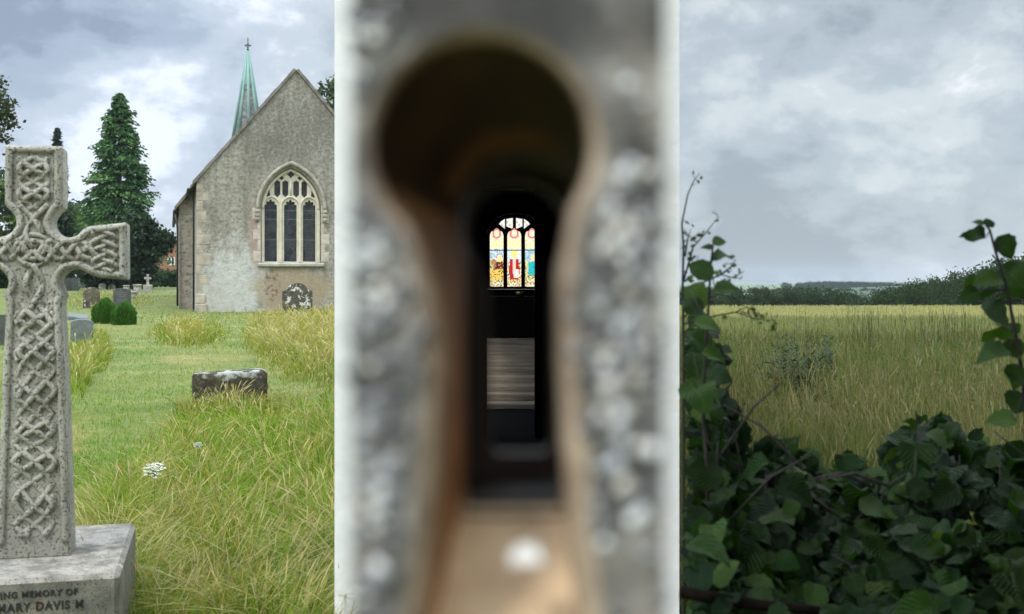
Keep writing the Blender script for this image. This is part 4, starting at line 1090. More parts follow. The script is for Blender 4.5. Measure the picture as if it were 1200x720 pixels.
# knobbly face: the grey knobs belong to the stone's surface
m = MB()
base_ico = [(math.cos(a)*math.cos(b), math.sin(b), math.sin(a)*math.cos(b)) for b in (0, .55, 1.05) for a in np.linspace(0, 2*math.pi, 9)[:-1]]+[(0, 1, 0)]
def knob(px, py, r):
    c = P(px, py, D0)+off; b0 = len(m.v); sx2, sy2, sz2 = r*random.uniform(.8, 1.3), r*random.uniform(.5, .9), r*random.uniform(.8, 1.3)
    m.v += [(c.x+v[0]*sx2, c.y-v[1]*sy2, c.z+v[2]*sz2) for v in base_ico]
    for l in range(2):
        for k in range(8): m.f.append((b0+l*8+k, b0+l*8+(k+1) % 8, b0+(l+1)*8+(k+1) % 8, b0+(l+1)*8+k)); m.sm.append(True)
    for k in range(8): m.f.append((b0+16+k, b0+16+(k+1) % 8, b0+24)); m.sm.append(True)
from math import hypot
for _ in range(900):
    px, py = random.uniform(412, 778), random.uniform(0, 760)
    if px < 600 and not (250 < py < 740 or (py < 130 and px < 480)): continue
    if px > 600 and not (190 < py < 520 or (py > 520 and random.random() < .35)): continue
    if min(hypot(px-q[0], py-q[1]) for q in nearR) < 24: continue
    if (450 < px < 690 and (hypot(px-566, py-172) < 150 or py > 300) and 500 < px+ (0 if px < 600 else 0) < 670): continue
    if abs(px-585) < np.interp(py, [0, 330, 760], [60, 80, 130]): continue
    knob(px, py, random.uniform(.0010, .0026))
KN = NT('glinting_knobs'); KN.color(KN.ramp(KN.noise(150, 4, .6), [(.38, (.03, .03, .031)), (.52, (.14, .14, .145)), (.66, (.42, .42, .43))])).rough(.16); KN.set('Specular IOR Level', .8)
m.build('knobs', KN.m, stone)['kind'] = 'stuff'
for g_ in range(3):  # pale knobs stand in for bright glints, put into their colour
    m = MB()
    for _ in range(44):
        px, py = random.choice([(random.gauss(425, 16), random.gauss(340, 60)), (random.uniform(412, 450), random.uniform(20, 330)), (random.gauss(430, 14), random.gauss(600, 60)), (random.gauss(725, 26), random.gauss(300, 70)), (random.gauss(720, 28), random.gauss(480, 80)), (random.gauss(730, 25), random.gauss(350, 90))])
        if not (412 < px < 778) or min(hypot(px-q[0], py-q[1]) for q in nearR) < 38: continue
        knob(px, py, random.uniform(.0011, .0022))
    o_ = m.build('glint_knobs', plain('glint_spot_%s' % 'abc'[g_], ((.92, .93, .95), (.75, .77, .80), (.80, .74, .66))[g_], .2, .05, 8, 0), stone); o_['kind'] = 'stuff'
# pale chip lying on the sill
cp = P(614, 655, .318)
ch = MB(); ch.add([(-.004, -.006, 0), (.005, -.005, 0), (.0055, .005, 0), (-.002, .007, 0), (-.003, -.004, .0035), (.0035, -.003, .0042), (.003, .003, .0036), (-.0015, .004, .003)],
       [(3, 2, 1, 0), (4, 5, 6, 7), (0, 1, 5, 4), (1, 2, 6, 5), (2, 3, 7, 6), (3, 0, 4, 7)])
tag(ch.build('stone_chip', plain('white_chip', (.85, .84, .8), .5, .05), loc=cp), 'small white chip lying on the keyhole sill', 'chip')

# ------------------------------------------------------------------ woods beyond the wheat: each tree its own thing
WOODC = [(.026, .043, .020), (.034, .054, .024), (.020, .034, .018), (.045, .066, .027)]
def wood_proto(i):
    root = empty('wood_tree', (0, 0, 0), 0, 'x', 'tree')
    m = MB(); m.tube([(0, 0, -.05), (.01, 0, .3), (0, .01, .7)], [.03, .022, .006], 6); m.build('trunk', BARK, root)
    ell = [((0, 0, .58), (.30, .30, .40)), ((.14, .05, .48), (.26, .24, .30)), ((-.14, -.05, .45), (.26, .26, .30)), ((.02, .1, .72), (.2, .2, .26))]
    V, Fq, cc = crown_pts(ell, 260, 50, .052, .0135, WOODC); np_mesh('crown', V, Fq, WOODLEAF, root, col=cc)
    return root
protos = [wood_proto(i) for i in range(5)]
used_proto = set()
def place_tree(px, Z, ytop, label, group, wide=1.0):
    i = random.randrange(5); src = protos[i]
    if i in used_proto:
        o = src.copy(); COL.objects.link(o)
        for ch_ in src.children: c = ch_.copy(); COL.objects.link(c); c.parent = o
    else: o = src; used_proto.add(i)
    b = at(px, Z); h = max(2.0, H-(ytop-Y0)/F*Z-b.z)
    o.location = b; w = h*wide*random.uniform(.85, 1.2); o.scale = (w, w, h); o.rotation_euler = (0, 0, random.uniform(0, 6.28))
    tag(o, label, 'tree', group)
G1, L1 = 'trees of the dark belt beyond the wheat', 'dark broadleaf tree in the level tree belt along the far edge of the wheat'
for px in np.linspace(780, 1008, 30):
    y = np.interp(px, [780, 830, 870, 930, 985, 1010], [340, 342, 340.5, 338.5, 340, 345])
    place_tree(px+random.uniform(-3, 3), random.uniform(150, 172), y+random.uniform(-1.2, 1.8), L1, G1, .95)
G2, L2 = 'trees of the wood climbing to the right', 'dark broadleaf tree in the rising wood on the right, behind the wheat'
for row, (Z, dy) in enumerate(((112, 14), (120, 9), (130, 4.5), (142, 0.5))):
    for px in np.arange(1036+row*2, 1300, 9.5):
        y = np.interp(px, [1030, 1060, 1110, 1150, 1190, 1260], [340, 334, 326, 315, 301, 290])+dy*np.interp(px, [1030, 1190], [.5, 1.5])
        place_tree(px+random.uniform(-4, 4), Z+random.uniform(-3, 3), min(y+random.uniform(-2, 2.0), 350), L2, G2, .85)
place_tree(1017, 145, 350, 'lone small round tree between the belt and the rising wood', None, 1.3)
place_tree(922, 900, 330.6, 'single distant round tree standing apart at the end of the skyline wood', None, 1.5)
G3, L3 = 'trees of the skyline wood', 'tiny distant tree in the long wood on the skyline'
for px in np.arange(934, 1075, 3.6):
    place_tree(px+random.uniform(-1, 1), random.uniform(900, 980), np.interp(px, [934, 960, 1030, 1075], [331.5, 329.6, 330.4, 333])+random.uniform(-.4, .5), L3, G3, 1.3)
G4, L4 = 'trees of the far hedgerow', 'small bush like tree in the far hedgerow crossing the pale fields'
for px in np.arange(770, 1040, 5.5):
    place_tree(px+random.uniform(-2, 2), random.uniform(560, 600), np.interp(px, [770, 1040], [335.5, 337])+random.uniform(0, 1.5), L4, G4, 1.0) if random.random() < .7 else None

# ------------------------------------------------------------------ grasses
GRASS = leaf_mat('grass_blades', .6, .35, (1.25, 1.2, .5), .1)
def blades(name, pos, h, w, ang, lean, col, T=(0, .36, .72, 1), Wd=(1, .85, .55, .1), label=None, mat=GRASS, tipcol=None):
    n = len(pos); T = np.array(T); Wd = np.array(Wd); k = len(T)
    la = np.stack([np.cos(ang), np.sin(ang), np.zeros(n)], -1)
    wa = ang+rng.uniform(.6, 2.5, n); wd = np.stack([np.cos(wa), np.sin(wa), np.zeros(n)], -1)
    V = np.empty((n, k, 2, 3))
    for i in range(k):
        t_ = T[i]
        c = pos+la*(h*lean*t_**1.8)[:, None]; c = c.copy(); c[:, 2] += h*t_*(1-.38*lean*t_)
        o_ = wd*(w*Wd[i]*.5)[:, None]
        V[:, i, 0] = c-o_; V[:, i, 1] = c+o_
    idx = np.arange(n*k*2).reshape(n, k, 2)
    Fq = np.stack([idx[:, :-1, 0], idx[:, :-1, 1], idx[:, 1:, 1], idx[:, 1:, 0]], -1)     # n, k-1, 4
    cc = np.repeat(col[:, None], k-1, 1)
    if tipcol is not None: cc[:, -1] = tipcol; cc[:, -2] = cc[:, -2]*.5+tipcol*.5
    cc = np.repeat(cc.reshape(-1, 1, 3), 4, 1)
    return tag(np_mesh(name, V.reshape(-1, 3), Fq.reshape(-1, 4), mat, col=cc), label, None, None, 'stuff')
def ground_pts(px, py):
    """scatter seeded by direction so that the turf is as dense as the eye can see at each distance"""
    Z = F*H/np.maximum(py-Y0, 4)
    for _ in range(12):
        X = (px-600)/F*Z; Z = F*(H-ground_z(X, Z))/np.maximum(py-Y0, 4)*.5+Z*.5
    X = (px-600)/F*Z
    return np.stack([X, Z, ground_z(X, Z)], -1)
def vn(x, y, s, seed=0):
    x = x*s; y = y*s
    return (np.sin(x*1.7+y*.9+seed)+np.sin(x*-.8+y*1.9+seed*2.3+1)+np.sin(x*2.9-y*2.3+seed*.7)*.6+np.sin(x*4.7+y*5.1+seed*1.3)*.4)/3*.5+.5
GREEN, LIME_G, STRAW, OLIVE = np.array((.072, .18, .004)), np.array((.185, .30, .010)), np.array((.40, .33, .13)), np.array((.13, .135, .03))
def mixc(a, b, t_): return a*(1-t_[:, None])+b*t_[:, None]
one = lambda a, b: np.ones_like(a)
# tall grass areas of the churchyard, as soft masks over the ground
def m_front(px, py): return sstep(-34, 46, py-np.interp(px, [60, 92, 130, 190, 228, 310, 392, 460], [690, 640, 578, 520, 486, 482, 476, 476]))
def m_bank(px, py): return sstep(-12, 14, py-np.interp(px, [270, 300, 340, 400], [404, 376, 366, 364]))*sstep(20, -26, py+14*vn(px, py*2, .06, 3)-np.interp(px, [270, 330, 400], [402, 440, 456]))*sstep(262, 312, px)
def m_ell(px, py, cx, cy, rx, ry): return sstep(1.35, .45, np.hypot((px-cx)/rx, (py-cy)/ry))
n = 185000
px = rng.uniform(-230, 440, n); py = 336+(775-336)*rng.random(n)**.9
pos = ground_pts(px, py); Z = pos[:, 1]
tan = np.clip((vn(pos[:, 0], Z*.35, 1.4, 1)*.55+vn(pos[:, 0], Z*.5, 4.2, 5)*.45-.44)*4.2, 0, 1)
tan = np.maximum(tan, m_ell(px, py, 250, 422, 50, 13)*.9); tan = np.maximum(tan, m_ell(px, py, 140, 386, 40, 8)*.8); tan = np.maximum(tan, m_ell(px, py, 375, 500, 26, 24)*.7)
tan = np.where(m_ell(px, py, 150, 470, 70, 60) > .3, tan*.5, np.minimum(1, tan*1.25))
col = mixc(mixc(GREEN, LIME_G, rng.random(n)), STRAW*1.08, tan*rng.uniform(.45, 1, n))*(1+.25*rng.uniform(-1, 1, (n, 1)))
blades('mown_grass', pos, rng.uniform(.03, .075, n)*(1+.6*(Z > 25)), np.maximum(.0045, .55*Z/F), rng.uniform(0, 6.28, n), rng.uniform(.3, 1.4, n), col, (0, .5, 1), (1, .7, .15), 'short mown grass of the churchyard, green with straw patches')
def tall(name, n, boxp, mask, hr, wmin, straw, lab, seed=.16, lean=(.25, 1.35), yexp=.9, g=(GREEN, LIME_G), sc_=STRAW, wpx=.9, mat=GRASS, tip=.3):
    px = rng.uniform(boxp[0], boxp[1], n); py = boxp[2]+(boxp[3]-boxp[2])*rng.random(n)**yexp
    k_ = rng.random(n) < mask(px, py); px, py = px[k_], py[k_]; n = len(px)
    pos = ground_pts(px, py); Z = pos[:, 1]
    clump = vn(pos[:, 0], Z*.6, 5.5, 3)
    h = rng.uniform(*hr, n)*(.6+.7*clump)*(.4+.6*np.clip(mask(px, py), 0, 1))
    tn = np.clip(straw+(vn(pos[:, 0], Z*.5, 2.1 if mask is not one else 1.1, 9)-.5)*(1.3 if mask is not one else 2.4)+rng.normal(0, .22, n), 0, 1)
    col = mixc(mixc(g[0], g[1], rng.random(n))*np.where(rng.random(n) < .22, .45, 1.0)[:, None], sc_, tn*rng.uniform(.5, 1, n))*(1+.3*rng.uniform(-1, 1, (n, 1)))
    ang = np.where(rng.random(n) < .6, 1.2*np.sin(pos[:, 0]*3+Z)+3.14*(clump > .55), rng.uniform(0, 6.28, n))+rng.normal(0, .5, n)
    sd_ = rng.random(n) < seed
    a = ~sd_
    blades(name, pos[a], h[a], np.maximum(wmin, wpx*Z[a]/F)*rng.uniform(.7, 1.3, a.sum()), ang[a], rng.uniform(*lean, a.sum()), col[a], label=lab, mat=mat, tipcol=col[a]*(1-tip)+sc_*tip)
    b_ = sd_; m_ = b_.sum()
    if m_:
        c2 = mixc(sc_*1.05, np.array((.34, .32, .14))*(sc_[0]/.40), rng.random(m_))*(1+.25*rng.uniform(-1, 1, (m_, 1)))
        blades(name, pos[b_], h[b_]*rng.uniform(1.15, 1.6, m_), np.maximum(wmin*1.5, 1.5*Z[b_]/F), ang[b_], rng.uniform(lean[0]*.8, lean[1]*.9, m_), c2, (0, .4, .72, .78, .9, 1), (.35, .3, .26, .8, .9, .15), label=lab+', ripe seed heads', mat=mat)
tall('long_grass', 70000, (60, 440, 455, 790), m_front, (.14, .38), .0042, -.05, 'long unmown grass in front of the stone block', .12, g=(GREEN*1.3, LIME_G*1.3), tip=.12)
tall('bank_grass', 26000, (262, 440, 360, 462), m_bank, (.26, .58), .006, .16, 'tall straw coloured grass on the bank by the church wall', .24, (.3, 1.2))
tall('tuft_grass', 9000, (150, 300, 366, 412), lambda a, b: np.maximum(m_ell(a, b, 222, 392, 42, 15), .25*m_ell(a, b, 250, 372, 90, 8)), (.22, .48), .006, .25, 'loose tuft of tall grass on the mown churchyard', .16)
tall('stone_grass', 8000, (80, 135, 385, 470), lambda a, b: np.maximum(m_ell(a, b, 112, 412, 17, 24), m_ell(a, b, 92, 430, 14, 32)), (.18, .42), .006, .05, 'rough grass grown up beside the blue grey headstone', .06)
tall('block_grass', 3200, (205, 335, 462, 492), lambda a, b: sstep(474, 479, b)*m_ell(a, b, 269, 479, 66, 14), (.14, .30), .005, .12, 'long grass grown up against the foot of the stone block', .2, (.2, 1.0))
tall('edge_grass', 7000, (78, 215, 336, 362), lambda a, b: .5*m_ell(a, b, 120, 352, 60, 12), (.15, .3), .006, .2, 'rough grass among the far headstones', .3)

def umbel(px, py, Zf, r, label, nrm=26):
    p = P(px, py, Zf); b = Vector((p.x+.05, p.y-.02, 0))
    root = empty('wild_carrot', b, 0, label, 'flower')
    top = p-b
    m = MB(); m.tube([(0, 0, -.02), top*.5+Vector((-.02, 0, 0)), top-Vector((0, 0, r*.7))], [.003, .0026, .002], 5)
    hub = top-Vector((0, 0, r*.7)); heads = []
    for k in range(nrm):
        a = k*2.4; q = r*math.sqrt((k+.5)/nrm); e_ = top+Vector((q*math.cos(a), q*math.sin(a)*.9, -.25*q*q/r+random.uniform(-.1, .1)*r+.62*q*math.sin(a))); heads.append(e_)
        m.tube([hub, hub.lerp(e_, .6)+Vector((0, 0, -.1*r)), e_], [.0012, .001, .0008], 4)
    m.build('stem', plain('flower_stem', (.09, .14, .04), .6, .2), root)
    m = MB()
    for e_ in heads:
        for q in range(7):
            d = e_+Vector((random.uniform(-1, 1), random.uniform(-1, 1), random.uniform(-.25, .5)))*r*.19; a0 = random.uniform(0, 6)
            m.add([d+Vector((math.cos(a0+c_*1.2566)*r*.11, math.sin(a0+c_*1.2566)*r*.11, .015*r*(c_ % 2))) for c_ in range(5)], [(0, 1, 2, 3, 4)])
    m.build('umbel', plain('white_petals', (.82, .82, .77), .6, .05, 8, 0), root, fix=False)
umbel(181, 548, 7.4, .064, 'flat white umbel flower standing alone in front of the long grass')
umbel(232, 521, 8.6, .030, 'small white flower head below the stone block')
umbel(335, 688, 6.3, .030, 'small white flower low in the grass at the bottom right of the churchyard', 14)

# the field on the right: wheat, then a rough strip of weeds
FG = (np.array((.060, .105, .026)), np.array((.130, .180, .052))); FS = np.array((.155, .148, .070))
n = 70000
px = rng.uniform(770, 1330, n); py = 368.5+(390-368.5)*rng.random(n)**.8
pos = ground_pts(px, py); Z = pos[:, 1]
col = mixc(np.array((.30, .31, .135)), np.array((.40, .38, .185)), rng.random(n))*(1+.18*rng.uniform(-1, 1, (n, 1)))*(.92+.16*vn(pos[:, 0], Z*.2, .5, 2))[:, None]
blades('wheat', pos, rng.uniform(.42, .52, n), np.maximum(.01, 1.2*Z/F), rng.uniform(0, 6.28, n), rng.uniform(.1, .4, n), col, (0, .5, .75, 1), (.6, .6, 1, .4), 'level ripening wheat filling the far part of the field')
n = 30000
px = rng.uniform(770, 1330, n); py = 388+(408-388)*rng.random(n)
pos = ground_pts(px, py); Z = pos[:, 1]
col = mixc(np.array((.15, .185, .075)), np.array((.24, .25, .11)), rng.random(n))*(1+.18*rng.uniform(-1, 1, (n, 1)))
blades('wheat_edge', pos, rng.uniform(.4, .6, n), np.maximum(.008, 1.0*Z/F), rng.uniform(0, 6.28, n), rng.uniform(.1, .4, n), col, (0, .5, .75, 1), (.6, .6, 1, .4), 'greener wheat along the near edge of the crop')
one = lambda a, b: np.ones_like(a)
tall('weedy_grass', 72000, (760, 1460, 404, 600), one, (.26, .56), .005, -.18, 'tangled weeds and tall grass between hedge and wheat', .10, (.04, .45), .8, FG, FS, tip=.1)
tall('dry_grass', 10000, (760, 1300, 440, 640), lambda a, b: sstep(430, 490, b), (.2, .46), .005, .22, 'dry tan grass nearer the hedge', .35, (.06, .6), .9, FG, FS)
tall('hedge_foot_grass', 34000, (760, 1460, 510, 760), lambda a, b: sstep(500, 560, b), (.12, .35), .006, .10, 'low green grass behind the hedge', .05, (.2, .9), .9, (np.array((.05, .085, .012)), np.array((.11, .14, .025))), FS, tip=.1)
n = 46000
px = rng.uniform(770, 1300, n); py = 398+(560-398)*rng.random(n)**.85; pos = ground_pts(px, py)
keep = vn(pos[:, 0], pos[:, 1]*.6, 3.1, 4) > .42; pos = pos[keep]; n = len(pos)
pos[:, 2] += rng.random(n)**1.3*.42
d = unit(n); w = np.cross(d, unit(n)); w /= np.linalg.norm(w, axis=1, keepdims=True); sz = np.maximum(.018, 1.3*pos[:, 1:2]/F)*rng.uniform(.7, 1.6, (n, 1))
V, Fq = rand_quads(pos, d*sz, w*sz*.45)
tag(np_mesh('weed_leaves', V, Fq, GRASS, col=np.repeat(pick([(.035, .065, .02), (.06, .10, .025), (.09, .13, .032), (.12, .15, .04)], n)[:, None], 4, 1)), 'leafy green weeds mixed through the tall grass of the field edge', kind='stuff')
n = 15000
px = rng.uniform(770, 1300, n); py = 402+(560-402)*rng.random(n)**.8; pos = ground_pts(px, py)
keep = rng.random(n) < np.clip((vn(pos[:, 0], pos[:, 1]*.5, 1.8, 11)-.3)*2, .08, 1); pos = pos[keep]; n = len(pos); pos[:, 2] += rng.uniform(.28, .62, n)
d = np.stack([rng.normal(0, .35, n), rng.normal(0, .35, n), np.ones(n)], -1); w = np.cross(d, unit(n)); w /= np.linalg.norm(w, axis=1, keepdims=True)
sz = np.maximum(.016, 1.2*pos[:, 1:2]/F)*rng.uniform(.7, 1.5, (n, 1)); V, Fq = rand_quads(pos, d*sz, w*sz*.28)
tag(np_mesh('seed_heads', V, Fq, GRASS, col=np.repeat(pick([(.24, .19, .12), (.20, .135, .095), (.19, .18, .11), (.13, .145, .075)], n)[:, None], 4, 1)), 'pinkish and tan seed heads of the field edge grasses', kind='stuff')
# tall thin weed stems standing above the rest
n = 300
px = np.concatenate([rng.uniform(800, 1250, 120), rng.normal(1110, 35, 120), rng.normal(1015, 14, 60)]); py = rng.uniform(398, 432, n)
pos = ground_pts(px, py); Z = pos[:, 1]
blades('weed_stems', pos, rng.uniform(.65, 1.15, n), np.full(n, .013), rng.uniform(0, 6.28, n), rng.uniform(.02, .15, n), pick([(.05, .065, .03), (.09, .085, .04)], n), (0, .5, .62, .70, .78, .86, .93, 1), (.35, .3, .9, .3, .8, .25, .6, .2), 'tall thin dock and thistle stems rising above the weeds')
def thistle(px, py, h, spread, nst, label):
    b = gp(px, py); root = empty('thistle', b, 0, label, 'plant'); m = MB(); Cs, D, Sz = [], [], []
    for k in range(nst):
        a = random.uniform(0, 6.28); r_ = random.uniform(0, spread); x, y = r_*math.cos(a), r_*math.sin(a); hh = h*random.uniform(.6, 1.1)
        tp_ = Vector((x*1.5+random.uniform(-.05, .05), y*1.5, hh)); m.tube([(x, y, -.02), Vector((x, y, 0)).lerp(tp_, .5), tp_], [.008, .006, .004], 4)
        for q in range(30):
            u = random.uniform(.08, 1); c = Vector((x, y, 0)).lerp(tp_, u); aa = random.uniform(0, 6.28); d = Vector((math.cos(aa), math.sin(aa), random.uniform(.1, .8))).normalized()
            L = .10*(1.1-u*.75)*random.uniform(.7, 1.3); Cs.append(c+d*L); D.append(d*L); Sz.append(L*.17)
    m.build('stem', plain('thistle_stem', (.05, .06, .03), .7, .2), root)
    C_, D_ = np.array(Cs), np.array(D); w = np.cross(D_, unit(len(D_))); w /= np.linalg.norm(w, axis=1, keepdims=True); w *= np.array(Sz)[:, None]
    V, Fq = rand_quads(C_, D_, w); np_mesh('foliage', V, Fq, LEAF, root, col=np.repeat(pick([(.028, .050, .016), (.042, .066, .022), (.035, .055, .018)], len(C_))[:, None], 4, 1))
for args in ((938, 494, .88, .26, 24, 'big dark thistle clump in the middle of the weeds'), (912, 474, .80, .22, 12, 'dark thistle clump just left of the biggest one'), (966, 462, .84, .2, 11, 'dark thistle clump just right of the biggest one'), (955, 510, .5, .14, 7, 'low dark weed clump in front of the biggest thistle')): thistle(*args)

# ------------------------------------------------------------------ the hazel hedge in front of the field
def leaf_template(nu=9, serr=.10):
    V, UV = [], []
    us = np.linspace(0, 1, nu)
    for i, u in enumerate(us):
        w = .46*(math.sin(math.pi*min(1, (u*.97+.03)**.72)))**.75
        if u > .82: w *= 1-.35*(u-.82)/.18
        for j, v in enumerate((-1, -.5, 0, .5, 1)):
            ww = w*(1+(serr if (i % 2 and abs(v) == 1) else 0))
            x = u+abs(v)*.05*(1 if u < .8 else 0)*(1-u); z = .13*abs(v)*w*1.6-.20*u*u+(.018 if (i % 2) else -.012)*(abs(v) > 0)
            V.append((x, v*ww, z)); UV.append((u, v*.5+.5))
    q = np.arange(nu*5).reshape(nu, 5); Fq = np.stack([q[:-1, :-1], q[:-1, 1:], q[1:, 1:], q[1:, :-1]], -1).reshape(-1, 4)
    return np.array(V), np.array(UV), Fq
LT, LUV, LF = leaf_template()
hz = NT('hazel_leaf'); a_ = hz.n.new('ShaderNodeAttribute'); a_.attribute_name = 'Col'
uvq = hz.n.new('ShaderNodeSeparateXYZ'); hz.link(hz.tc.outputs['UV'], uvq.inputs[0])
av = hz.math('ABSOLUTE', hz.math('SUBTRACT', uvq.outputs[1], .5))
ph = hz.math('SUBTRACT', hz.math('MULTIPLY', uvq.outputs[0], 9.0), hz.math('MULTIPLY', av, 7.0))
vein = hz.math('ABSOLUTE', hz.math('SINE', hz.math('MULTIPLY', ph, math.pi)))
vl = hz.ramp(vein, [(.0, 1.0), (.22, 0.0)]); mid = hz.ramp(av, [(.0, 1.0), (.035, 0.0)])
vm = hz.math('MAXIMUM', hz.math('MULTIPLY', vl, .35), hz.math('MULTIPLY', mid, .7))
lc = hz.mix(vm, a_.outputs['Color'], hz.mix(1.0, a_.outputs['Color'], (1.9, 1.7, 1.5), 'MULTIPLY'))
lc = hz.mix(hz.ramp(hz.noise(25, 5, .6), [(.4, 0.0), (.7, .35)]), lc, hz.mix(1.0, lc, (.55, .6, .5), 'MULTIPLY'))
hz.color(lc).rough(.48); hz.set('Specular IOR Level', .10); hz.bump(hz.math('ADD', vein, hz.math('MULTIPLY', hz.noise(120, 3), .25)), .55, .004)
tr = hz.n.new('ShaderNodeBsdfTranslucent'); hz.link(hz.mix(1.0, lc, (1.9, 2.6, .5), 'MULTIPLY'), tr.inputs[0])
ms = hz.n.new('ShaderNodeMixShader'); ms.inputs[0].default_value = .22; hz.link(hz.b.outputs[0], ms.inputs[1]); hz.link(tr.outputs[0], ms.inputs[2]); hz.link(ms.outputs[0], hz.out.inputs[0])
HAZEL = hz.m
def leaves(name, C_, nrm, tip, size, col, parent, tmpl=(LT, LUV, LF), mat=HAZEL):
    n = len(C_); nrm = nrm/np.linalg.norm(nrm, axis=1, keepdims=True)
    x = tip-nrm*(tip*nrm).sum(1, keepdims=True); x /= np.linalg.norm(x, axis=1, keepdims=True); y = np.cross(nrm, x)
    T_, U_, F_ = tmpl; m_ = len(T_)
    cu = rng.uniform(.1, 2.6, (n, 1, 1)); ws = rng.uniform(.78, 1.1, (n, 1, 1)); tw_ = rng.normal(0, .35, (n, 1, 1))*T_[None, :, 1:2]*T_[None, :, :1]*2 if 0 else 0
    V = C_[:, None]+size[:, None, None]*((T_[None, :, :1]-.45)*x[:, None]+T_[None, :, 1:2]*ws*y[:, None]+(T_[None, :, 2:]*cu+rng.normal(0, .22, (n, 1, 1))*T_[None, :, 1:2]*T_[None, :, :1]*2+rng.normal(0, .05, (n, 1, 1))*np.sin(T_[None, :, :1]*9+rng.uniform(0, 6, (n, 1, 1))))*nrm[:, None])
    Fq = (F_[None]+(np.arange(n)*m_)[:, None, None]).reshape(-1, 4)
    return np_mesh(name, V.reshape(-1, 3), Fq, mat, parent, col=np.repeat(np.repeat(col[:, None], len(F_), 1).reshape(-1, 1, 3), 4, 1), uv=np.tile(U_, (n, 1)), smooth=True)
HZ = [(.010, .026, .007), (.015, .034, .008), (.007, .018, .006), (.022, .044, .010), (.011, .026, .008)]
topx = [790, 815, 838, 858, 880, 905, 935, 965, 1000, 1030, 1050, 1075, 1100, 1130, 1160, 1200, 1300]
topy = [385, 400, 440, 482, 535, 510, 508, 562, 528, 545, 500, 482, 486, 506, 520, 512, 500]
TWIG = plain('dark_twig', (.016, .012, .009), .8, .4, 40, .3, .002)
def hazel(px0, px1, n, label, z_extra=0.0, dtop=0):
    pc = (px0+px1)/2; b = Vector(((pc-600)/F*2.75, 2.75, 0)); root = empty('hazel_shrub', b, 0, label, 'shrub')
    px = rng.uniform(px0, px1, n); top = np.interp(px, topx, topy)+dtop; dep = rng.random(n)**1.15; py = top+6+dep*(1030-top)
    Z = 3.15-.85*np.clip((py-top)/230, 0, 1)+rng.normal(0, .13, n)+z_extra
    size = rng.choice([.032, .045, .058, .070, .084], n, p=[.16, .24, .26, .22, .12])*rng.uniform(.85, 1.18, n)
    C_ = np.stack([(px-600)/F*Z, Z, H-(py-Y0)/F*Z], -1)
    k_ = ((C_[:, 0]-size*.5)/C_[:, 1]*F+600 > 797.5) & (C_[:, 2] > .25); C_, size = C_[k_], size[k_]; n = len(C_)
    nrm = np.stack([rng.normal(0, .42, n), -.42+rng.normal(0, .38, n), .9+rng.normal(0, .3, n)], -1)
    tip = np.stack([rng.normal(0, .8, n), -.5+rng.normal(0, .6, n), -.55+rng.normal(0, .3, n)], -1)
    leaves('foliage', C_-np.array(b), nrm, tip, size, pick(HZ*8+[(.045, .08, .012)], n, .42), root)
    m = MB()
    for k in range(9):
        q = random.uniform(max(px0+8, 814), px1-4); t_ = np.interp(q, topx, topy)+random.uniform(14, 70); Zt = random.uniform(2.7, 3.1)
        e_ = P(q, t_, Zt)-b; s0 = Vector((random.uniform(-.08 if px0 > 850 else .0, .08), random.uniform(-.05, .1), -.03))
        mid_ = s0.lerp(e_, .55)+Vector((random.uniform(-.06 if px0 > 850 else .0, .06), random.uniform(-.05, .05), .05))
        m.tube([s0, mid_, mid_.lerp(e_, .6)+Vector((random.uniform(-.03, .03), 0, .015)), e_], [.009, .006, .004, .002], 6)
    for k in range(5):                                      # leaning side twigs
        q = random.uniform(px0+12, px1-4); t_ = np.interp(q, topx, topy)+random.uniform(20, 220); Zt = random.uniform(2.35, 3.0)
        a = P(q, t_, Zt)-b; d = Vector((random.uniform(-.2, .2), random.uniform(-.15, .1), random.uniform(.02, .16))); 
        if ((a+d+b).x/(a+d+b).y)*F+600 < 800: continue
        m.tube([a, a+d*.5+Vector((0, 0, .02)), a+d], [.0035, .0026, .0014], 5)
    m.build('stem', TWIG, root); return root
hazel(798, 905, 1000, 'dark hazel bush at the left end of the hedge, rising beside the chapel')
hazel(796, 850, 560, 'dense dark hazel bush in the left corner, its top level with the field edge', .15, -48)
hazel(885, 1010, 720, 'dark hazel bush in the middle of the hedge with gaps showing grass', .02)
hazel(995, 1110, 860, 'dark hazel bush right of the middle, its top leaves against dry grass', .0)
hazel(1095, 1290, 1200, 'dark hazel bush at the right end of the hedge', .03)
def shoot(name, path, lv, label, cat='shrub', rs=(.005, .002), mat=HAZEL, cols=HZ, base=None):
    """a stem that rises out of the hedge with its own leaves. lv: (px, py, Z, length, tip direction in the picture, facing)"""
    pts = [P(*p) for p in path]; b = base or Vector((pts[0].x, pts[0].y, 0)); root = empty(name, b, 0, label, cat)
    pts = [Vector((b.x, b.y, -.02))]+pts
    m = MB(); m.tube([p-b for p in pts], list(np.linspace(rs[0], rs[1], len(pts))), 6)
    C_, N_, T_, S_ = [], [], [], []
    for (px, py, Z, L, (dx, dz), (nx_, ny_, nz_)) in lv:
        c = P(px, py, Z); C_.append(c-b); T_.append((dx, random.uniform(-.15, .15), dz)); N_.append((nx_, ny_, nz_)); S_.append(L)
        j = min(pts[1:], key=lambda q: (q-c).length); tv = Vector(T_[-1]).normalized()*L*.42
        m.tube([j-b, (c-b)-tv], [.0016, .001], 4)
    m.build('stem', TWIG, root)
    leaves('foliage', np.array(C_), np.array(N_, float), np.array(T_, float), np.array(S_), pick(cols, len(C_), .25), root, mat=mat)
    return root
BR = [(.030, .058, .018), (.042, .075, .018), (.024, .045, .018)]
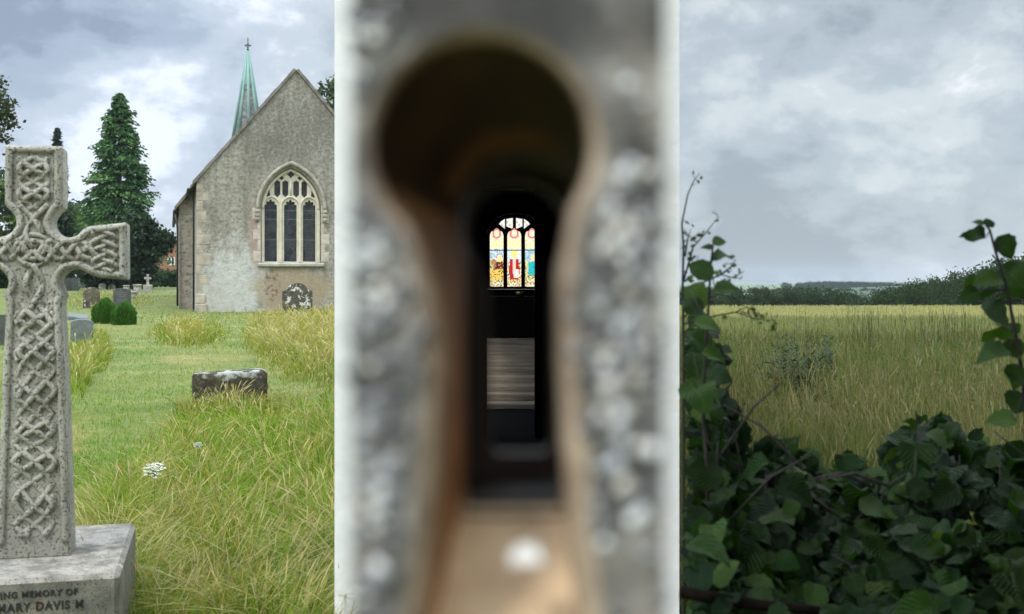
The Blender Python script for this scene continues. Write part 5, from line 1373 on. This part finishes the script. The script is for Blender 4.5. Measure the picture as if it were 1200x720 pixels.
shoot('hazel_shoot', [(829, 560, 2.42), (823, 470, 2.42), (829, 380, 2.42), (833, 310, 2.42), (836, 285, 2.42)],
      [(823, 317, 2.4, .056, (-.75, .55), (.2, -.75, .5)), (847, 300, 2.42, .050, (.9, .35), (-.1, -.5, .8)), (842, 283, 2.43, .030, (1, .1), (0, -.8, .6)), (829, 290, 2.4, .028, (-.9, .3), (0, -.7, .7)),
       (850, 338, 2.4, .050, (.8, .2), (-.2, -.5, .7)), (828, 380, 2.36, .056, (.95, -.1), (0, -.55, .8)), (822, 400, 2.45, .06, (.8, -.5), (.2, -.6, .6)), (812, 360, 2.48, .055, (-.3, .8), (.2, -.7, .5)),
       (815, 345, 2.5, .06, (.5, -.6), (.1, -.7, .6)), (836, 416, 2.38, .05, (.9, -.2), (0, -.6, .7)), (815, 430, 2.5, .075, (.1, -.9), (.3, -.6, .5)), (840, 440, 2.45, .06, (.7, -.5), (-.1, -.5, .8)), (818, 460, 2.4, .08, (.3, -.8), (.1, -.7, .6))],
      'tall upright hazel shoot with large leaves at the left end of the hedge', cols=BR)
shoot('hazel_shoot', [(1206, 560, 2.4), (1200, 450, 2.4), (1190, 390, 2.4), (1180, 340, 2.4), (1168, 300, 2.4), (1160, 270, 2.4), (1153, 261, 2.4)],
      [(1143, 276, 2.4, .052, (-1, .15), (.1, -.75, .6)), (1178, 288, 2.41, .054, (.55, -.8), (-.1, -.9, .3)), (1159, 262, 2.4, .026, (1, .25), (0, -.7, .7)), (1147, 261, 2.39, .024, (-.8, .3), (0, -.7, .7)),
       (1160, 328, 2.38, .062, (-.8, -.35), (.15, -.65, .65)), (1186, 322, 2.43, .066, (.5, -.6), (-.2, -.8, .4)), (1138, 345, 2.42, .046, (-.85, -.3), (.1, -.8, .4)), (1154, 342, 2.44, .050, (-.4, -.7), (.3, -.5, -.6)),
       (1137, 331, 2.43, .034, (-.2, .9), (.1, -.7, -.5)), (1168, 368, 2.37, .080, (.3, -.85), (.1, -.8, .55)), (1190, 345, 2.46, .06, (.3, -.8), (-.2, -.6, -.6)), (1163, 392, 2.42, .052, (-.3, -.9), (.1, -.55, -.6)),
       (1182, 388, 2.45, .056, (.3, -.7), (-.1, -.6, -.5)), (1167, 412, 2.36, .062, (-.9, -.3), (.1, -.4, .9)), (1188, 408, 2.4, .05, (.2, -.8), (-.1, -.8, .5)), (1190, 440, 2.38, .055, (-.2, -.9), (.1, -.8, .5)), (1176, 492, 2.37, .060, (-.7, .2), (.1, -.5, .8)), (1192, 470, 2.42, .055, (-.3, -.8), (.1, -.8, .4))],
      'tall hazel shoot with broad leaves at the right edge, reaching into the sky', cols=BR)
# hawthorn twigs at the left end
def haw_template():
    o = [(0, 0, 0), (.3, .12, 0), (.35, .42, .02), (.52, .18, 0), (.68, .36, .02), (.78, .12, 0), (1, 0, 0)]
    V = [(p[0], p[1], p[2]) for p in o]+[(p[0], -p[1], p[2]) for p in o[1:-1]]+[(.5, 0, -.04)]
    Fq = [(0, 1, 2, 12), (12, 2, 3, 4), (12, 4, 5, 6), (0, 12, 8, 7), (12, 10, 9, 8), (12, 6, 11, 10)]
    return np.array(V), np.array([(p[0], p[1]+.5) for p in V]), np.array(Fq)
HT = haw_template()
hw = empty('hawthorn', (P(803, 400, 2.62).x, 2.62, 0), 0, 'thorny hawthorn with small lobed leaves beside the chapel, twigs against the sky', 'shrub')
hb_ = hw.location.copy(); m = MB(); C_, N_, T_, S_ = [], [], [], []
tw = [[(801, 560), (801, 420), (800, 330), (801, 290), (799, 262), (806, 228), (813, 212), (820, 203)], [(801, 330), (812, 290), (828, 272), (842, 254)], [(803, 350), (820, 333), (845, 322), (860, 326), (872, 318)],
      [(802, 380), (830, 372), (862, 366), (885, 374), (908, 376)], [(802, 372), (818, 352), (845, 345), (862, 352)], [(803, 300), (806, 280), (810, 268)], [(803, 330), (815, 318), (818, 300)], [(845, 322), (858, 312), (862, 304)], [(862, 366), (875, 360), (896, 372)], [(803, 400), (830, 398), (850, 408)]]
for path in tw:
    pp = [P(x, y, 2.62+random.uniform(-.06, .06)) for x, y in path]
    if path is tw[0]: pp = [Vector((hb_.x, hb_.y, -.02))]+pp
    m.tube([p-hb_ for p in pp], list(np.linspace(.0042 if path is tw[0] else .0024, .0008, len(pp))), 5)
    for i in range(1, len(pp)):
        for q in range(max(1, int((pp[i]-pp[i-1]).length/.011)) if (pp[i]-pp[i-1]).length < .4 else 0):
            c = pp[i-1].lerp(pp[i], random.random()); a = random.uniform(0, 6.28)
            sparse = path is tw[0] and c.z > 1.70
            if random.random() < (.35 if sparse else .9):
                d = Vector((math.cos(a), random.uniform(-.4, .4), math.sin(a)-.15)).normalized(); L = random.uniform(.010, .021)
                if (c+d*L*1.4).x/c.y*F+600 < 797.5: continue
                C_.append(c+d*L*.7-hb_); T_.append(d); N_.append((random.gauss(0, .5), -.6+random.gauss(0, .4), .6+random.gauss(0, .4))); S_.append(L)
            if random.random() < .22:
                d = Vector((random.uniform(-1, 1), 0, random.uniform(-.3, 1))).normalized(); m.tube([c-hb_, c+d*.012-hb_], [.001, .0002], 4)
m.build('twig', TWIG, hw)
leaves('foliage', np.array(C_), np.array(N_), np.array([tuple(t_) for t_ in T_]), np.array(S_), pick([(.045, .075, .02), (.03, .05, .018), (.06, .095, .025)], len(C_)), hw, HT)
pr = [P(797.5, 694, 2.12), P(830, 700, 2.12), P(880, 708, 2.10), P(960, 716, 2.08)]
m = MB(); m.tube(pr, [.011, .0105, .010, .008], 8)
DB = plain('dead_branch_bark', (.007, .005, .004), .95, .4, 30, .6, .004); DB.node_tree.nodes['Principled BSDF'].inputs['Specular IOR Level'].default_value = .05
tag(m.build('fallen_branch', DB), 'dead brown branch lying through the bottom of the hedge', 'branch')

# the tree that overhangs the hedge from behind the viewer, on the right: it keeps the hedge in shade
broadleaf(Vector((3.4, -1.6, 0)), 6.0, [((-1.6, 2.6, 4.3), (1.9, 2.4, .8)), ((-.6, 3.4, 4.0), (2.1, 2.2, .8)), ((.4, 1.0, 4.8), (2.6, 2.6, 1.2)), ((-1.2, .2, 2.6), (1.2, 1.0, 1.5))], 820, 44, .32, .11,
          [(.03, .06, .015), (.045, .08, .02)], 'large leafy tree whose boughs overhang the hedge, out of the picture above', 'broadleaf_tree')

# thin summer haze over the valley
hzm = bpy.data.materials.new('haze_air'); hzm.use_nodes = True; hn = hzm.node_tree.nodes
for q in list(hn):
    if q.type == 'BSDF_PRINCIPLED': hn.remove(q)
pv = hn.new('ShaderNodeVolumePrincipled'); pv.inputs['Color'].default_value = (.80, .88, .96, 1); pv.inputs['Density'].default_value = .00014
hzm.node_tree.links.new(pv.outputs[0], hn['Material Output'].inputs['Volume'])
tag(MB().box(-2600, 2600, -40, 3400, -12.5, 30).build('haze', hzm), 'thin pale haze over the far fields', kind='stuff')
